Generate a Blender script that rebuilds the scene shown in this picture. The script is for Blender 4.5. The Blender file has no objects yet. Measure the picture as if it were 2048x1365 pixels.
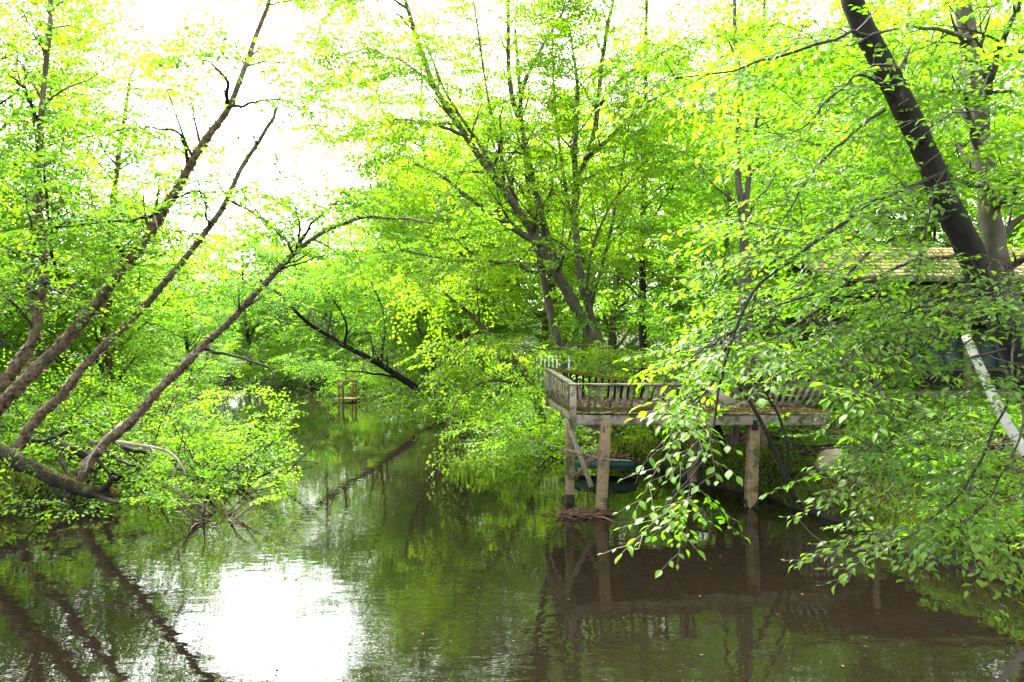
import bpy, math, numpy as np
from mathutils import Matrix, Vector
R = math.radians
scene = bpy.context.scene
COL = scene.collection

# ------------------------------------------------------------------ camera, sky, sun, exposure
CAM_H = 3.2
cam_d = bpy.data.cameras.new('camera'); cam = bpy.data.objects.new('camera', cam_d); COL.objects.link(cam)
cam.location = (0, 0, CAM_H); cam.rotation_euler = (R(90), 0, 0)
cam_d.lens = 24; cam_d.sensor_width = 36; cam_d.clip_end = 3000; cam_d.clip_start = 0.05
scene.camera = cam
SUN_EL, SUN_AZ = 52, -25          # azimuth measured from +Y towards +X
world = bpy.data.worlds.new('World'); scene.world = world; world.use_nodes = True
wn, wl = world.node_tree.nodes, world.node_tree.links
wn.clear()
sky = wn.new('ShaderNodeTexSky'); sky.sky_type = 'NISHITA'; sky.sun_disc = False
sky.sun_elevation = R(SUN_EL); sky.sun_rotation = R(SUN_AZ); sky.dust_density = 4.0; sky.air_density = 1.0
bw = wn.new('ShaderNodeRGBToBW'); mx = wn.new('ShaderNodeMix'); mx.data_type = 'RGBA'; mx.inputs[0].default_value = 0.88
bg = wn.new('ShaderNodeBackground'); bg.inputs[1].default_value = 0.14
wo = wn.new('ShaderNodeOutputWorld')
wl.new(sky.outputs[0], bw.inputs[0]); wl.new(sky.outputs[0], mx.inputs[6]); wl.new(bw.outputs[0], mx.inputs[7])
wl.new(mx.outputs[2], bg.inputs[0]); wl.new(bg.outputs[0], wo.inputs[0])
sun_d = bpy.data.lights.new('sun', 'SUN'); sun_d.energy = 1.5; sun_d.angle = R(20); sun_d.color = (1, 0.96, 0.9)
sun = bpy.data.objects.new('sun', sun_d); COL.objects.link(sun)
sdir = Vector((math.sin(R(SUN_AZ)) * math.cos(R(SUN_EL)), math.cos(R(SUN_AZ)) * math.cos(R(SUN_EL)), math.sin(R(SUN_EL))))
sun.rotation_euler = sdir.to_track_quat('Z', 'Y').to_euler(); sun.location = (0, 0, 40)
vs = scene.view_settings
vs.view_transform = 'Standard'; vs.look = 'None'; vs.gamma = 1; vs.use_curve_mapping = False
vs.exposure = 3.62
cy = scene.cycles
cy.max_bounces = 7; cy.diffuse_bounces = 5; cy.glossy_bounces = 2; cy.transmission_bounces = 5; cy.transparent_max_bounces = 4
cy.caustics_reflective = False; cy.caustics_refractive = False
cy.sample_clamp_indirect = 8.0

# ------------------------------------------------------------------ helpers
F, CX, CY = 1365.33, 1024.0, 682.5
def at(px, py, d):
    return np.array([(px - CX) / F * d, d, CAM_H - (py - CY) / F * d])
def project(p):
    y = np.maximum(p[..., 1], 0.05)
    return CX + p[..., 0] / y * F, CY - (p[..., 2] - CAM_H) / y * F
def tag(o, label=None, cat=None, group=None, kind=None):
    if label: o['label'] = label
    if cat: o['category'] = cat
    if group: o['group'] = group
    if kind: o['kind'] = kind
    return o
def thing(name, loc, label, cat, group=None):
    o = bpy.data.objects.new(name, None); COL.objects.link(o)
    o.location = tuple(float(v) for v in loc); o.empty_display_size = 0.2
    return tag(o, label, cat, group)
def base_of(o):
    b = np.zeros(3)
    while o is not None:
        b = b + np.array(o.location); o = o.parent
    return b
def mesh_np(name, V, faces, v_attr=None, smooth=False):
    """faces: list of (n,k) int arrays"""
    me = bpy.data.meshes.new(name)
    V = np.ascontiguousarray(V, dtype=np.float32)
    me.vertices.add(len(V)); me.vertices.foreach_set('co', V.ravel())
    faces = [np.asarray(f, dtype=np.int32) for f in faces if len(f)]
    nl = sum(f.size for f in faces); nf = sum(len(f) for f in faces)
    me.loops.add(nl); me.loops.foreach_set('vertex_index', np.concatenate([f.ravel() for f in faces]))
    tot = np.concatenate([np.full(len(f), f.shape[1], np.int32) for f in faces])
    st = np.concatenate([[0], np.cumsum(tot)[:-1]]).astype(np.int32)
    me.polygons.add(nf); me.polygons.foreach_set('loop_start', st); me.polygons.foreach_set('loop_total', tot)
    if smooth: me.polygons.foreach_set('use_smooth', np.ones(nf, bool))
    if v_attr is not None:
        a = me.attributes.new('tint', 'FLOAT', 'POINT'); a.data.foreach_set('value', np.ascontiguousarray(v_attr, dtype=np.float32))
    me.update(calc_edges=True)
    return me
def link(name, me, mat, parent=None):
    o = bpy.data.objects.new(name, me); COL.objects.link(o)
    if mat is not None and len(me.materials) == 0: me.materials.append(mat)
    o.parent = parent
    return o
class Geo:
    def __init__(s): s.V, s.F, s.T, s.n = [], {}, [], 0
    def add(s, V, faces, tint=0.5):
        V = np.asarray(V, float)
        for f in faces:
            f = np.asarray(f, np.int64)
            if len(f): s.F.setdefault(f.shape[1], []).append(f + s.n)
        s.V.append(V); s.T.append(np.broadcast_to(np.asarray(tint, float), (len(V),))); s.n += len(V)
    def build(s, name, mat, parent=None, smooth=False):
        V = np.concatenate(s.V)
        if parent is not None: V = V - base_of(parent)
        return link(name, mesh_np(name, V, [np.concatenate(f) for f in s.F.values()], np.concatenate(s.T), smooth), mat, parent)
    def tube(s, P, rad, sides=6, tint=0.5, cap=True, rough=0.0, rng=None):
        P = np.asarray(P, float); n = len(P); rad = np.broadcast_to(np.asarray(rad, float), (n,))
        T = np.gradient(P, axis=0); T /= np.linalg.norm(T, axis=1, keepdims=True) + 1e-9
        ref = np.array([0.31, 0.87, 0.38]) if abs(T[:, 1]).mean() < 0.8 else np.array([0.9, 0.1, 0.42])
        A = np.cross(T, ref); A /= np.linalg.norm(A, axis=1, keepdims=True) + 1e-9
        B = np.cross(T, A)
        th = np.arange(sides) * 2 * math.pi / sides
        rr = np.repeat(rad[:, None], sides, 1)
        if rough and rng is not None: rr = rr * (1 + rough * rng.standard_normal((n, sides)))
        V = P[:, None] + (A[:, None] * np.cos(th)[None, :, None] + B[:, None] * np.sin(th)[None, :, None]) * rr[..., None]
        i = np.arange(n - 1)[:, None] * sides; j = np.arange(sides)[None]; k = (j + 1) % sides
        q = np.stack([i + j, i + k, i + sides + k, i + sides + j], -1).reshape(-1, 4)
        s.add(V.reshape(-1, 3), [q, np.array([np.arange(sides)[::-1], (n - 1) * sides + np.arange(sides)]) if cap else []], tint)
CUBE = np.array([[x, y, z] for x in (-.5, .5) for y in (-.5, .5) for z in (-.5, .5)])
CUBEF = np.array([[0, 1, 3, 2], [4, 6, 7, 5], [0, 4, 5, 1], [2, 3, 7, 6], [0, 2, 6, 4], [1, 5, 7, 3]])
def obox(p0, p1, w, h, up=(0, 0, 1), jit=0.0, rng=None, seg=1, sag=0.0):
    """box along p0-p1, w across, h along up. returns V, F"""
    p0, p1 = np.asarray(p0, float), np.asarray(p1, float); d = p1 - p0; L = np.linalg.norm(d); x = d / L
    up = np.asarray(up, float); y = np.cross(up, x); y /= np.linalg.norm(y); z = np.cross(x, y)
    prof = np.array([[-.5, -.36], [-.36, -.5], [.36, -.5], [.5, -.36], [.5, .36], [.36, .5], [-.36, .5], [-.5, .36]])
    c = min(0.14, 0.006 / max(min(w, h), 1e-3)); prof = np.clip(prof, -.5, .5)
    prof = np.where(abs(prof) < .45, np.sign(prof) * (.5 - c), prof)
    ts = np.linspace(0, 1, seg + 1)
    V = (p0[None, None] + d[None, None] * ts[:, None, None] + y * (prof[None, :, 0:1] * w) + z * (prof[None, :, 1:2] * h))
    V = V + np.array([0, 0, -1.0]) * (sag * 4 * ts * (1 - ts))[:, None, None]
    if jit and rng is not None: V = V + rng.normal(0, jit, V.shape)
    V = V.reshape(-1, 3); m = 8
    i = np.arange(seg)[:, None] * m; j = np.arange(m)[None]; k = (j + 1) % m
    q = np.stack([i + j, i + k, i + m + k, i + m + j], -1).reshape(-1, 4)
    return V, [q, np.array([np.arange(m)[::-1], seg * m + np.arange(m)])]
def plank(name, p0, p1, w, h, mat, parent, up=(0, 0, 1), jit=0.0, rng=None, seg=1, sag=0.0, tint=None):
    g = Geo(); V, f = obox(p0, p1, w, h, up, jit, rng, seg, sag)
    g.add(V, f, rng.random() if (tint is None and rng is not None) else (0.5 if tint is None else tint))
    return g.build(name, mat, parent)
def smooth_line(P, n=24):
    P = np.asarray(P, float); m = len(P)
    if m < 3:
        t = np.linspace(0, 1, n)[:, None]; return P[0] * (1 - t) + P[-1] * t
    Q = np.vstack([2 * P[0] - P[1], P, 2 * P[-1] - P[-2]])
    u = np.linspace(0, m - 1 - 1e-6, n); i = u.astype(int); t = (u - i)[:, None]
    a, b, c, d = Q[i], Q[i + 1], Q[i + 2], Q[i + 3]
    return 0.5 * ((2 * b) + (-a + c) * t + (2 * a - 5 * b + 4 * c - d) * t * t + (-a + 3 * b - 3 * c + d) * t ** 3)
def limb(pts, r0, r1, n=24, pw=1.0, wob=0.0, rng=None):
    P = smooth_line(pts, n)
    if wob and rng is not None:
        w = rng.normal(0, wob, P.shape); w[0] = 0
        k = np.array([.25, .5, .25]); w = np.apply_along_axis(lambda c: np.convolve(c, k, 'same'), 0, w); P = P + w
    t = np.linspace(0, 1, n)
    return P, r0 + (r1 - r0) * t ** pw

# ------------------------------------------------------------------ materials
def new_mat(name):
    m = bpy.data.materials.new(name); m.use_nodes = True
    n, l = m.node_tree.nodes, m.node_tree.links; n.clear()
    return m, n, l, n.new('ShaderNodeOutputMaterial')
def ramp(n, stops):
    r = n.new('ShaderNodeValToRGB'); e = r.color_ramp.elements
    while len(e) < len(stops): e.new(0.5)
    for x, (p, c) in zip(e, stops): x.position = p; x.color = (*c, 1)
    return r
def noise(n, l, scale, detail=4, rough=0.55, stretch=None, coord='Object'):
    tc = n.new('ShaderNodeTexCoord'); nz = n.new('ShaderNodeTexNoise')
    nz.inputs['Scale'].default_value = scale; nz.inputs['Detail'].default_value = detail; nz.inputs['Roughness'].default_value = rough
    if stretch:
        mp = n.new('ShaderNodeMapping'); mp.inputs['Scale'].default_value = stretch
        l.new(tc.outputs[coord], mp.inputs[0]); l.new(mp.outputs[0], nz.inputs[0])
    else: l.new(tc.outputs[coord], nz.inputs[0])
    return nz
def leaf_mat(name, stops, trans_gain=2.45, trans=0.5, gloss=0.018):
    m, n, l, out = new_mat(name)
    a = n.new('ShaderNodeAttribute'); a.attribute_name = 'tint'
    oi = n.new('ShaderNodeObjectInfo')
    r = ramp(n, stops); l.new(a.outputs['Fac'], r.inputs[0])
    d = n.new('ShaderNodeBsdfDiffuse'); t = n.new('ShaderNodeBsdfTranslucent'); g = n.new('ShaderNodeBsdfGlossy')
    g.inputs['Roughness'].default_value = 0.42
    mulc = n.new('ShaderNodeMix'); mulc.data_type = 'RGBA'; mulc.blend_type = 'MULTIPLY'; mulc.inputs[0].default_value = 1
    mulc.inputs[7].default_value = (trans_gain * 1.02, trans_gain, trans_gain * 0.5, 1)
    l.new(r.outputs[0], d.inputs[0]); l.new(r.outputs[0], mulc.inputs[6]); l.new(mulc.outputs[2], t.inputs[0])
    m1 = n.new('ShaderNodeMixShader'); m1.inputs[0].default_value = trans
    m2 = n.new('ShaderNodeMixShader'); m2.inputs[0].default_value = gloss
    l.new(d.outputs[0], m1.inputs[1]); l.new(t.outputs[0], m1.inputs[2])
    l.new(m1.outputs[0], m2.inputs[1]); l.new(g.outputs[0], m2.inputs[2]); l.new(m2.outputs[0], out.inputs[0])
    return m
def bark_mat(name, stops, scale=6, stretch=(1, 1, .35), bump=0.6, rough=0.85, patch=(.05, .06, .03), pamt=.45):
    m, n, l, out = new_mat(name)
    nz = noise(n, l, scale, 8, 0.65, stretch); r = ramp(n, stops); l.new(nz.outputs[0], r.inputs[0])
    p = n.new('ShaderNodeBsdfPrincipled'); p.inputs['Roughness'].default_value = rough; p.inputs['Specular IOR Level'].default_value = 0.25
    n2 = noise(n, l, scale * 5, 6, 0.7, stretch); b = n.new('ShaderNodeBump'); b.inputs['Strength'].default_value = bump; b.inputs['Distance'].default_value = 0.04
    l.new(n2.outputs[0], b.inputs['Height']); l.new(b.outputs[0], p.inputs['Normal'])
    n3 = noise(n, l, 2.3, 6, .7); r3 = ramp(n, [(.50, (0, 0, 0)), (.60, (pamt, pamt, pamt))]); l.new(n3.outputs[0], r3.inputs[0])
    mp_ = n.new('ShaderNodeMix'); mp_.data_type = 'RGBA'; l.new(r3.outputs[0], mp_.inputs[0]); l.new(r.outputs[0], mp_.inputs[6]); mp_.inputs[7].default_value = (*patch, 1)
    l.new(mp_.outputs[2], p.inputs['Base Color']); l.new(p.outputs[0], out.inputs[0])
    return m
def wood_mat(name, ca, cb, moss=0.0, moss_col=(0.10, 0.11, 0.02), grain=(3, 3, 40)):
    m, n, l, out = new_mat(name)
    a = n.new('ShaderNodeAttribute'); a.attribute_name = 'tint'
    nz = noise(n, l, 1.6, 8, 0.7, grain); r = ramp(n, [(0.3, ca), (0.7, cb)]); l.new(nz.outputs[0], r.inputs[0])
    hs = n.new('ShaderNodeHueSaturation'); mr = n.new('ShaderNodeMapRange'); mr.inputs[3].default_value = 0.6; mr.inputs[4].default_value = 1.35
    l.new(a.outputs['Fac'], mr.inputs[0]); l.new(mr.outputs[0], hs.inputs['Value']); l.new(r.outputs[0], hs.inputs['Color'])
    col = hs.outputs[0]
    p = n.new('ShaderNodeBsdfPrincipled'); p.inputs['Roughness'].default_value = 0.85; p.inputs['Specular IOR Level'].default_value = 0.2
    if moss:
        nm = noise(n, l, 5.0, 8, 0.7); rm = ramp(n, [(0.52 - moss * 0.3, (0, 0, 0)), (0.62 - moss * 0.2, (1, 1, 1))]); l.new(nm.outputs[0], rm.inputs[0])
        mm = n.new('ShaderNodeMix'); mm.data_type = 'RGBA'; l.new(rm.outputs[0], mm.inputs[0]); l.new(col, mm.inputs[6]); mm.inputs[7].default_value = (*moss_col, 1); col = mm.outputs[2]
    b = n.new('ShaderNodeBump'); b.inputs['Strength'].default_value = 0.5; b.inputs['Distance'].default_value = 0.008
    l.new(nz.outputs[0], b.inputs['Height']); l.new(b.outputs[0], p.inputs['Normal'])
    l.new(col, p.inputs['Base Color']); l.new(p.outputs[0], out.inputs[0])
    return m
def plain_mat(name, col, rough=0.7, var=0.25, scale=8):
    m, n, l, out = new_mat(name)
    nz = noise(n, l, scale, 6, 0.6); r = ramp(n, [(0.3, tuple(c * (1 - var) for c in col)), (0.7, tuple(min(1, c * (1 + var)) for c in col))])
    l.new(nz.outputs[0], r.inputs[0]); p = n.new('ShaderNodeBsdfPrincipled'); p.inputs['Roughness'].default_value = rough
    l.new(r.outputs[0], p.inputs['Base Color']); l.new(p.outputs[0], out.inputs[0])
    return m
M = {}
M['leaf_fresh'] = leaf_mat('leaf_fresh', [(0, (.040, .120, .006)), (.5, (.088, .20, .008)), (1, (.16, .28, .011))])
M['leaf_maple'] = leaf_mat('leaf_maple', [(0, (.045, .125, .006)), (.5, (.095, .20, .008)), (1, (.175, .28, .010))])
M['leaf_birch'] = leaf_mat('leaf_birch', [(0, (.038, .120, .008)), (.5, (.085, .20, .009)), (1, (.16, .28, .011))])
M['leaf_near'] = leaf_mat('leaf_near', [(0, (.030, .095, .006)), (.5, (.075, .175, .007)), (1, (.125, .24, .008))], trans=0.5, gloss=0.022)
M['leaf_cool'] = leaf_mat('leaf_cool', [(0, (.036, .115, .014)), (.5, (.075, .185, .014)), (1, (.15, .26, .014))])
M['twig'] = plain_mat('twig', (.05, .038, .028), .9)
M['twig_pale'] = plain_mat('twig_pale', (.20, .16, .12), .9)
M['bark_dark'] = bark_mat('bark_dark', [(.3, (.006, .005, .0045)), (.55, (.016, .013, .011)), (.66, (.034, .030, .024)), (.72, (.12, .13, .10))], 7, patch=(.012, .014, .008))
M['bark_grey'] = bark_mat('bark_grey', [(.3, (.045, .038, .030)), (.55, (.11, .095, .075)), (.72, (.19, .18, .15))], 5)
M['bark_brown'] = bark_mat('bark_brown', [(.3, (.05, .032, .022)), (.6, (.13, .085, .06)), (.75, (.2, .15, .11))], 5)
M['bark_birch'] = bark_mat('bark_birch', [(.3, (.05, .038, .025)), (.45, (.15, .115, .075)), (.58, (.25, .20, .14)), (.70, (.17, .18, .12))], 7, (1, 1, .6), 0.9)
M['bark_flake'] = bark_mat('bark_flake', [(.3, (.07, .038, .025)), (.55, (.17, .11, .08)), (.7, (.28, .21, .165))], 9)
M['bark_white'] = bark_mat('bark_white', [(.26, (.08, .07, .06)), (.32, (.28, .275, .25)), (.7, (.40, .39, .36))], 4, (1, 1, .8), .3, patch=(.30, .30, .25), pamt=.3)
M['log'] = bark_mat('log', [(.35, (.007, .006, .004)), (.52, (.018, .016, .009)), (.66, (.045, .055, .014))], 4, (1, 1, 1), .9)
M['deck_wood'] = wood_mat('deck_wood', (.10, .088, .064), (.27, .235, .18), 0.14, (.055, .065, .018))
M['post_wood'] = wood_mat('post_wood', (.085, .060, .034), (.23, .17, .10), 0.05, (.05, .06, .02))
M['mossy_wood'] = wood_mat('mossy_wood', (.05, .042, .025), (.10, .085, .055), 0.55, (.075, .075, .010))
M['grey_board'] = wood_mat('grey_board', (.085, .072, .058), (.17, .15, .12), 0.05)
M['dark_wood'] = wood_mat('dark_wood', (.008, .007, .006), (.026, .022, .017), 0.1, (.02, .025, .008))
M['siding'] = wood_mat('siding', (.08, .06, .048), (.16, .13, .105), 0.1)
M['red_siding'] = wood_mat('red_siding', (.07, .036, .026), (.12, .07, .052), 0.0)
M['orange_wood'] = wood_mat('orange_wood', (.15, .085, .04), (.24, .15, .07), 0.1)
M['white_paint'] = plain_mat('white_paint', (.5, .5, .48), .6, .1)
M['roof'] = wood_mat('roof', (.12, .085, .078), (.20, .15, .14), 0.32, (.13, .125, .015), (2, 2, 2))
M['glass'] = plain_mat('glass', (.05, .09, .10), .08, .3, 1.5)
M['green_paint'] = plain_mat('green_paint', (.010, .06, .036), .5, .3)
M['litter'] = leaf_mat('litter', [(0, (.035, .016, .009)), (.5, (.09, .038, .020)), (1, (.17, .085, .04))], 1.0, .1, .02)
M['moss'] = leaf_mat('moss', [(0, (.07, .085, .008)), (.5, (.15, .13, .010)), (1, (.24, .13, .03))], 1.0, .2, .0)
M['grass'] = leaf_mat('grass', [(0, (.05, .08, .012)), (1, (.11, .16, .02))])
M['rock'] = plain_mat('rock', (.26, .22, .14), .9, .2, 5)

# ground
m, n, l, out = new_mat('ground'); M['ground'] = m
n1 = noise(n, l, 0.9, 10, .65); r1 = ramp(n, [(.32, (.006, .0045, .003)), (.46, (.016, .011, .007)), (.56, (.020, .022, .007)), (.75, (.03, .045, .010))]); l.new(n1.outputs[0], r1.inputs[0])
n2 = noise(n, l, 14, 10, .7); bmp = n.new('ShaderNodeBump'); bmp.inputs['Strength'].default_value = 1; bmp.inputs['Distance'].default_value = .12
p = n.new('ShaderNodeBsdfPrincipled'); p.inputs['Roughness'].default_value = .95
l.new(n2.outputs[0], bmp.inputs['Height']); l.new(bmp.outputs[0], p.inputs['Normal']); l.new(r1.outputs[0], p.inputs['Base Color']); l.new(p.outputs[0], out.inputs[0])
# water
m, n, l, out = new_mat('water'); M['water'] = m
p = n.new('ShaderNodeBsdfPrincipled'); p.inputs['Base Color'].default_value = (.0075, .0058, .0034, 1); p.inputs['Roughness'].default_value = .0
p.inputs['IOR'].default_value = 1.333; p.inputs['Specular IOR Level'].default_value = 0.5
w1 = noise(n, l, 3.2, 3, .45, (1, 1.9, 1)); w2 = noise(n, l, 1.3, 2, .5, (1, 1.5, 1)); w3 = noise(n, l, 0.22, 2, .5)
rw = ramp(n, [(.42, (.35, .35, .35)), (.60, (1, 1, 1))]); l.new(w3.outputs[0], rw.inputs[0])
mu = n.new('ShaderNodeMath'); mu.operation = 'MULTIPLY'; l.new(w1.outputs[0], mu.inputs[0]); l.new(rw.outputs[0], mu.inputs[1])
ad = n.new('ShaderNodeMath'); ad.operation = 'MULTIPLY_ADD'; ad.inputs[1].default_value = .8; l.new(w2.outputs[0], ad.inputs[0]); l.new(mu.outputs[0], ad.inputs[2])
b = n.new('ShaderNodeBump'); b.inputs['Strength'].default_value = 1.0; b.inputs['Distance'].default_value = .0046
tcw = n.new('ShaderNodeTexCoord'); sx = n.new('ShaderNodeSeparateXYZ'); l.new(tcw.outputs['Object'], sx.inputs[0])     # the current riffles over the shallows downstream
mrw = n.new('ShaderNodeMapRange'); mrw.inputs[1].default_value = 7; mrw.inputs[2].default_value = 20; mrw.inputs[3].default_value = .0044; mrw.inputs[4].default_value = .0018
l.new(sx.outputs[1], mrw.inputs[0]); l.new(mrw.outputs[0], b.inputs['Distance']); l.new(ad.outputs[0], b.inputs['Height']); l.new(b.outputs[0], p.inputs['Normal']); l.new(p.outputs[0], out.inputs[0])

# ------------------------------------------------------------------ terrain and water
POLY = np.array([(9, -60), (8, -10), (7.4, 2), (6.95, 6), (6.5, 9), (6.0, 11.2), (5.3, 13.4), (4.3, 15.5), (3.3, 17.5), (2.1, 20), (1.2, 22),
                 (-.2, 25.5), (-1.6, 29), (-3.2, 33), (-5, 37), (-8, 42), (-13, 46.5), (-22, 51), (-60, 62),
                 (-60, 56), (-26, 46), (-17.5, 41), (-14, 34), (-12.3, 27), (-11.2, 21), (-10.2, 17), (-9.3, 14), (-9.4, 10), (-10, 5), (-11, -5), (-12, -60)], float)
def bank_dist(x, y):
    """signed distance to the waterline, positive on land"""
    x = np.asarray(x, float); y = np.asarray(y, float); sh = x.shape; x = x.ravel(); y = y.ravel()
    best = np.full(x.shape, 1e9); inside = np.zeros(x.shape, bool)
    for a, c in zip(POLY, np.roll(POLY, -1, 0)):
        d = c - a; t = np.clip(((x - a[0]) * d[0] + (y - a[1]) * d[1]) / (d @ d), 0, 1)
        best = np.minimum(best, np.hypot(x - a[0] - t * d[0], y - a[1] - t * d[1]))
        with np.errstate(divide='ignore', invalid='ignore'):
            cr = ((a[1] > y) != (c[1] > y)) & (x < (c[0] - a[0]) * (y - a[1]) / (c[1] - a[1]) + a[0])
        inside ^= cr
    return np.where(inside, -best, best).reshape(sh)
def ground_h(x, y):
    x = np.asarray(x, float); y = np.asarray(y, float)
    s = bank_dist(x, y) + 0.18 * np.sin(x * 2.1 + y * 1.3) * np.sin(y * 1.7 - x * .6)
    right = x > (-0.25 * y + 2)
    slope = np.where(right, .24, .10); cap = np.where(right, 2.0, 1.1)
    sp = np.maximum(s, 0)
    h = .42 * (1 - np.exp(-sp / .22)) + cap * (1 - np.exp(-sp * slope / cap))
    h = h + .05 * np.sin(x * 1.7) * np.sin(y * 1.3 + .5) * np.clip(sp, 0, 1) + np.clip(sp - 12, 0, 60) * .10
    return np.where(s < 0, np.maximum(-1.1, s * .9 - .05), h)
def axis(lo, hi, n, c, k):
    u = np.linspace(-1, 1, n); v = np.sinh(u * k) / math.sinh(k)
    return c + np.where(v < 0, -v * (lo - c), v * (hi - c))
gx = axis(-900, 900, 250, 0, 6.4); gy = axis(-300, 1500, 280, 16, 6.4)
X, Y = np.meshgrid(gx, gy, indexing='ij'); Z = ground_h(X, Y)
nx, ny = X.shape; idx = np.arange(nx * ny).reshape(nx, ny)
g = Geo(); g.add(np.stack([X, Y, Z], -1).reshape(-1, 3), [np.stack([idx[:-1, :-1], idx[1:, :-1], idx[1:, 1:], idx[:-1, 1:]], -1).reshape(-1, 4)])
ground = g.build('ground', M['ground'], smooth=True); tag(ground, 'brown mossy earth banks rising from the creek', 'ground', kind='structure')
g = Geo(); g.add([(-70, -60, 0), (25, -60, 0), (25, 75, 0), (-70, 75, 0)], [[[0, 1, 2, 3]]])
water = g.build('creek_water', M['water']); tag(water, 'dark rippled creek water mirroring the trees', 'water', kind='structure')
def gz(x, y): return float(ground_h(np.array([x]), np.array([y]))[0])

# ------------------------------------------------------------------ leaves and sprays
def leaf_shape(kind, var=0):
    if kind == 'lo':
        V = np.array([[0, 0, 0], [.45, .30, .07], [1, 0, -.08], [.45, -.30, .07]]); Fs = [np.array([[0, 3, 2, 1]])]
    elif kind == 'mid':
        V = np.array([[0, 0, 0], [.30, .27, .06], [.68, .22, .03], [1, 0, -.12], [.68, -.22, .03], [.30, -.27, .06]])
        Fs = [np.array([[0, 3, 2, 1], [0, 5, 4, 3]])]
    else:
        V = np.array([[0, 0, 0], [.22, .20, .05], [.50, .27, .06], [.78, .14, .01], [1, 0, -.10], [.78, -.14, .01], [.50, -.27, .06], [.22, -.20, .05], [.25, 0, .0], [.52, 0, .01], [.78, 0, -.03]])
        Fs = [np.array([[8, 9, 2, 1], [9, 10, 3, 2], [8, 7, 6, 9], [9, 6, 5, 10]]), np.array([[0, 8, 1], [0, 7, 8], [10, 4, 3], [10, 5, 4]])]
    if var: V = V * [1, [1, .82, 1.15][var], 1]; V[:, 2] += [0, -.16, .10][var] * V[:, 0] ** 2 + [0, .12, -.08][var] * np.abs(V[:, 1]); V[:, 1] += [0, .06, -.05][var] * V[:, 0] ** 2
    return V, Fs
def frame(x, up):
    x = x / (np.linalg.norm(x, axis=-1, keepdims=True) + 1e-9)
    y = np.cross(up, x); y /= np.linalg.norm(y, axis=-1, keepdims=True) + 1e-9
    return np.stack([x, y, np.cross(x, y)], -1)          # columns
def make_spray(rng, L, step, leaf, droop=.25, side=.5, jit=.32, nside=5, lite=False):
    pos, dr, twigs = [], [], []
    def run(p0, ang, length, dz):
        n = max(2, int(length / step)); t = np.linspace(0, 1, n + 1)
        cur = rng.normal(0, .25)
        a = ang + cur * t; seg = length / n
        P = p0 + np.vstack([[0, 0, 0], np.cumsum(np.stack([np.cos(a[:-1]) * seg, np.sin(a[:-1]) * seg, -dz * seg * (0.3 + 1.4 * t[:-1])], -1), 0)])
        for i in range(1, n + 1):
            sg = 1 if i % 2 else -1
            b = a[i] + (sg * rng.uniform(.6, 1.15) if i < n else rng.normal(0, .2))
            pos.append(P[i]); dr.append([math.cos(b), math.sin(b), rng.normal(-.25, .25)])
        twigs.append(P); return P, a
    P, a = run(np.zeros(3), 0, L, droop)
    for k in range(nside):
        i = 1 + int((len(P) - 2) * (k + .5) / nside); sg = 1 if k % 2 else -1
        run(P[i], a[i] + sg * rng.uniform(.6, 1.0), L * side * rng.uniform(.6, 1.1) * (1 - .45 * i / len(P)), droop * .8)
    pos, dr = np.array(pos), np.array(dr)
    up = np.array([0, 0, 1.0]) + rng.normal(0, jit, dr.shape)
    Ms = frame(dr, up) * (leaf * rng.uniform(.5, 1.2, len(pos)))[:, None, None]
    g = Geo()
    for P in (twigs[:1] if lite else twigs):
        P = P[[0, len(P) // 2, -1]] if len(P) > 3 else P
        g.tube(P, np.linspace(.0042 if P is twigs[0] else .003, .0018, len(P)), 3, cap=False)
    return pos, Ms, np.concatenate(g.V), np.concatenate(g.F[4])
def bake_leaves(g, pos, Ms, tint, kind):
    if kind != 'lo' and len(pos) > 50:
        for v in range(3): bake_one(g, pos[v::3], Ms[v::3], tint[v::3], kind, v)
    else: bake_one(g, pos, Ms, tint, kind, 0)
def bake_one(g, pos, Ms, tint, kind, var):
    V, Fs = leaf_shape(kind, var); nv = len(V)
    W = np.einsum('nij,vj->nvi', Ms, V) + pos[:, None]
    off = (np.arange(len(pos)) * nv)[:, None, None]
    g.add(W.reshape(-1, 3), [(f[None] + off).reshape(-1, f.shape[1]) for f in Fs], np.repeat(tint, nv))
def place_sprays(rng, temps, P, D, scale, roll=.28, upb=None):
    """P origins, D directions -> leaf frames and twig geometry"""
    n = len(P); up = np.array([0, 0, 1.0]) + rng.normal(0, roll, (n, 3))
    Fm = frame(D, up); s = scale * rng.uniform(.7, 1.25, n); tk = rng.integers(0, len(temps), n)
    po, mo, sid, tw = [], [], [], Geo()
    for k, (lp, lm, tv, tf) in enumerate(temps):
        i = np.where(tk == k)[0]
        if not len(i): continue
        po.append((np.einsum('nij,vj->nvi', Fm[i], lp) * s[i][:, None, None] + P[i][:, None]).reshape(-1, 3))
        mo.append((np.einsum('nij,vjk->nvik', Fm[i], lm)).reshape(-1, 3, 3)); sid.append(np.repeat(i, len(lp)))
        TV = np.einsum('nij,vj->nvi', Fm[i], tv) * s[i][:, None, None] + P[i][:, None]
        tw.add(TV.reshape(-1, 3), [(tf[None] + (np.arange(len(i)) * len(tv))[:, None, None]).reshape(-1, 4)])
    return np.concatenate(po), np.concatenate(mo), np.concatenate(sid), tw
def wander(rng, p, d, length, n, wob, bias):
    d = d / np.linalg.norm(d); P = [p]
    for i in range(n):
        d = d + rng.normal(0, wob, 3) + bias; d /= np.linalg.norm(d); p = p + d * (length / n); P.append(p)
    return np.array(P)
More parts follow.
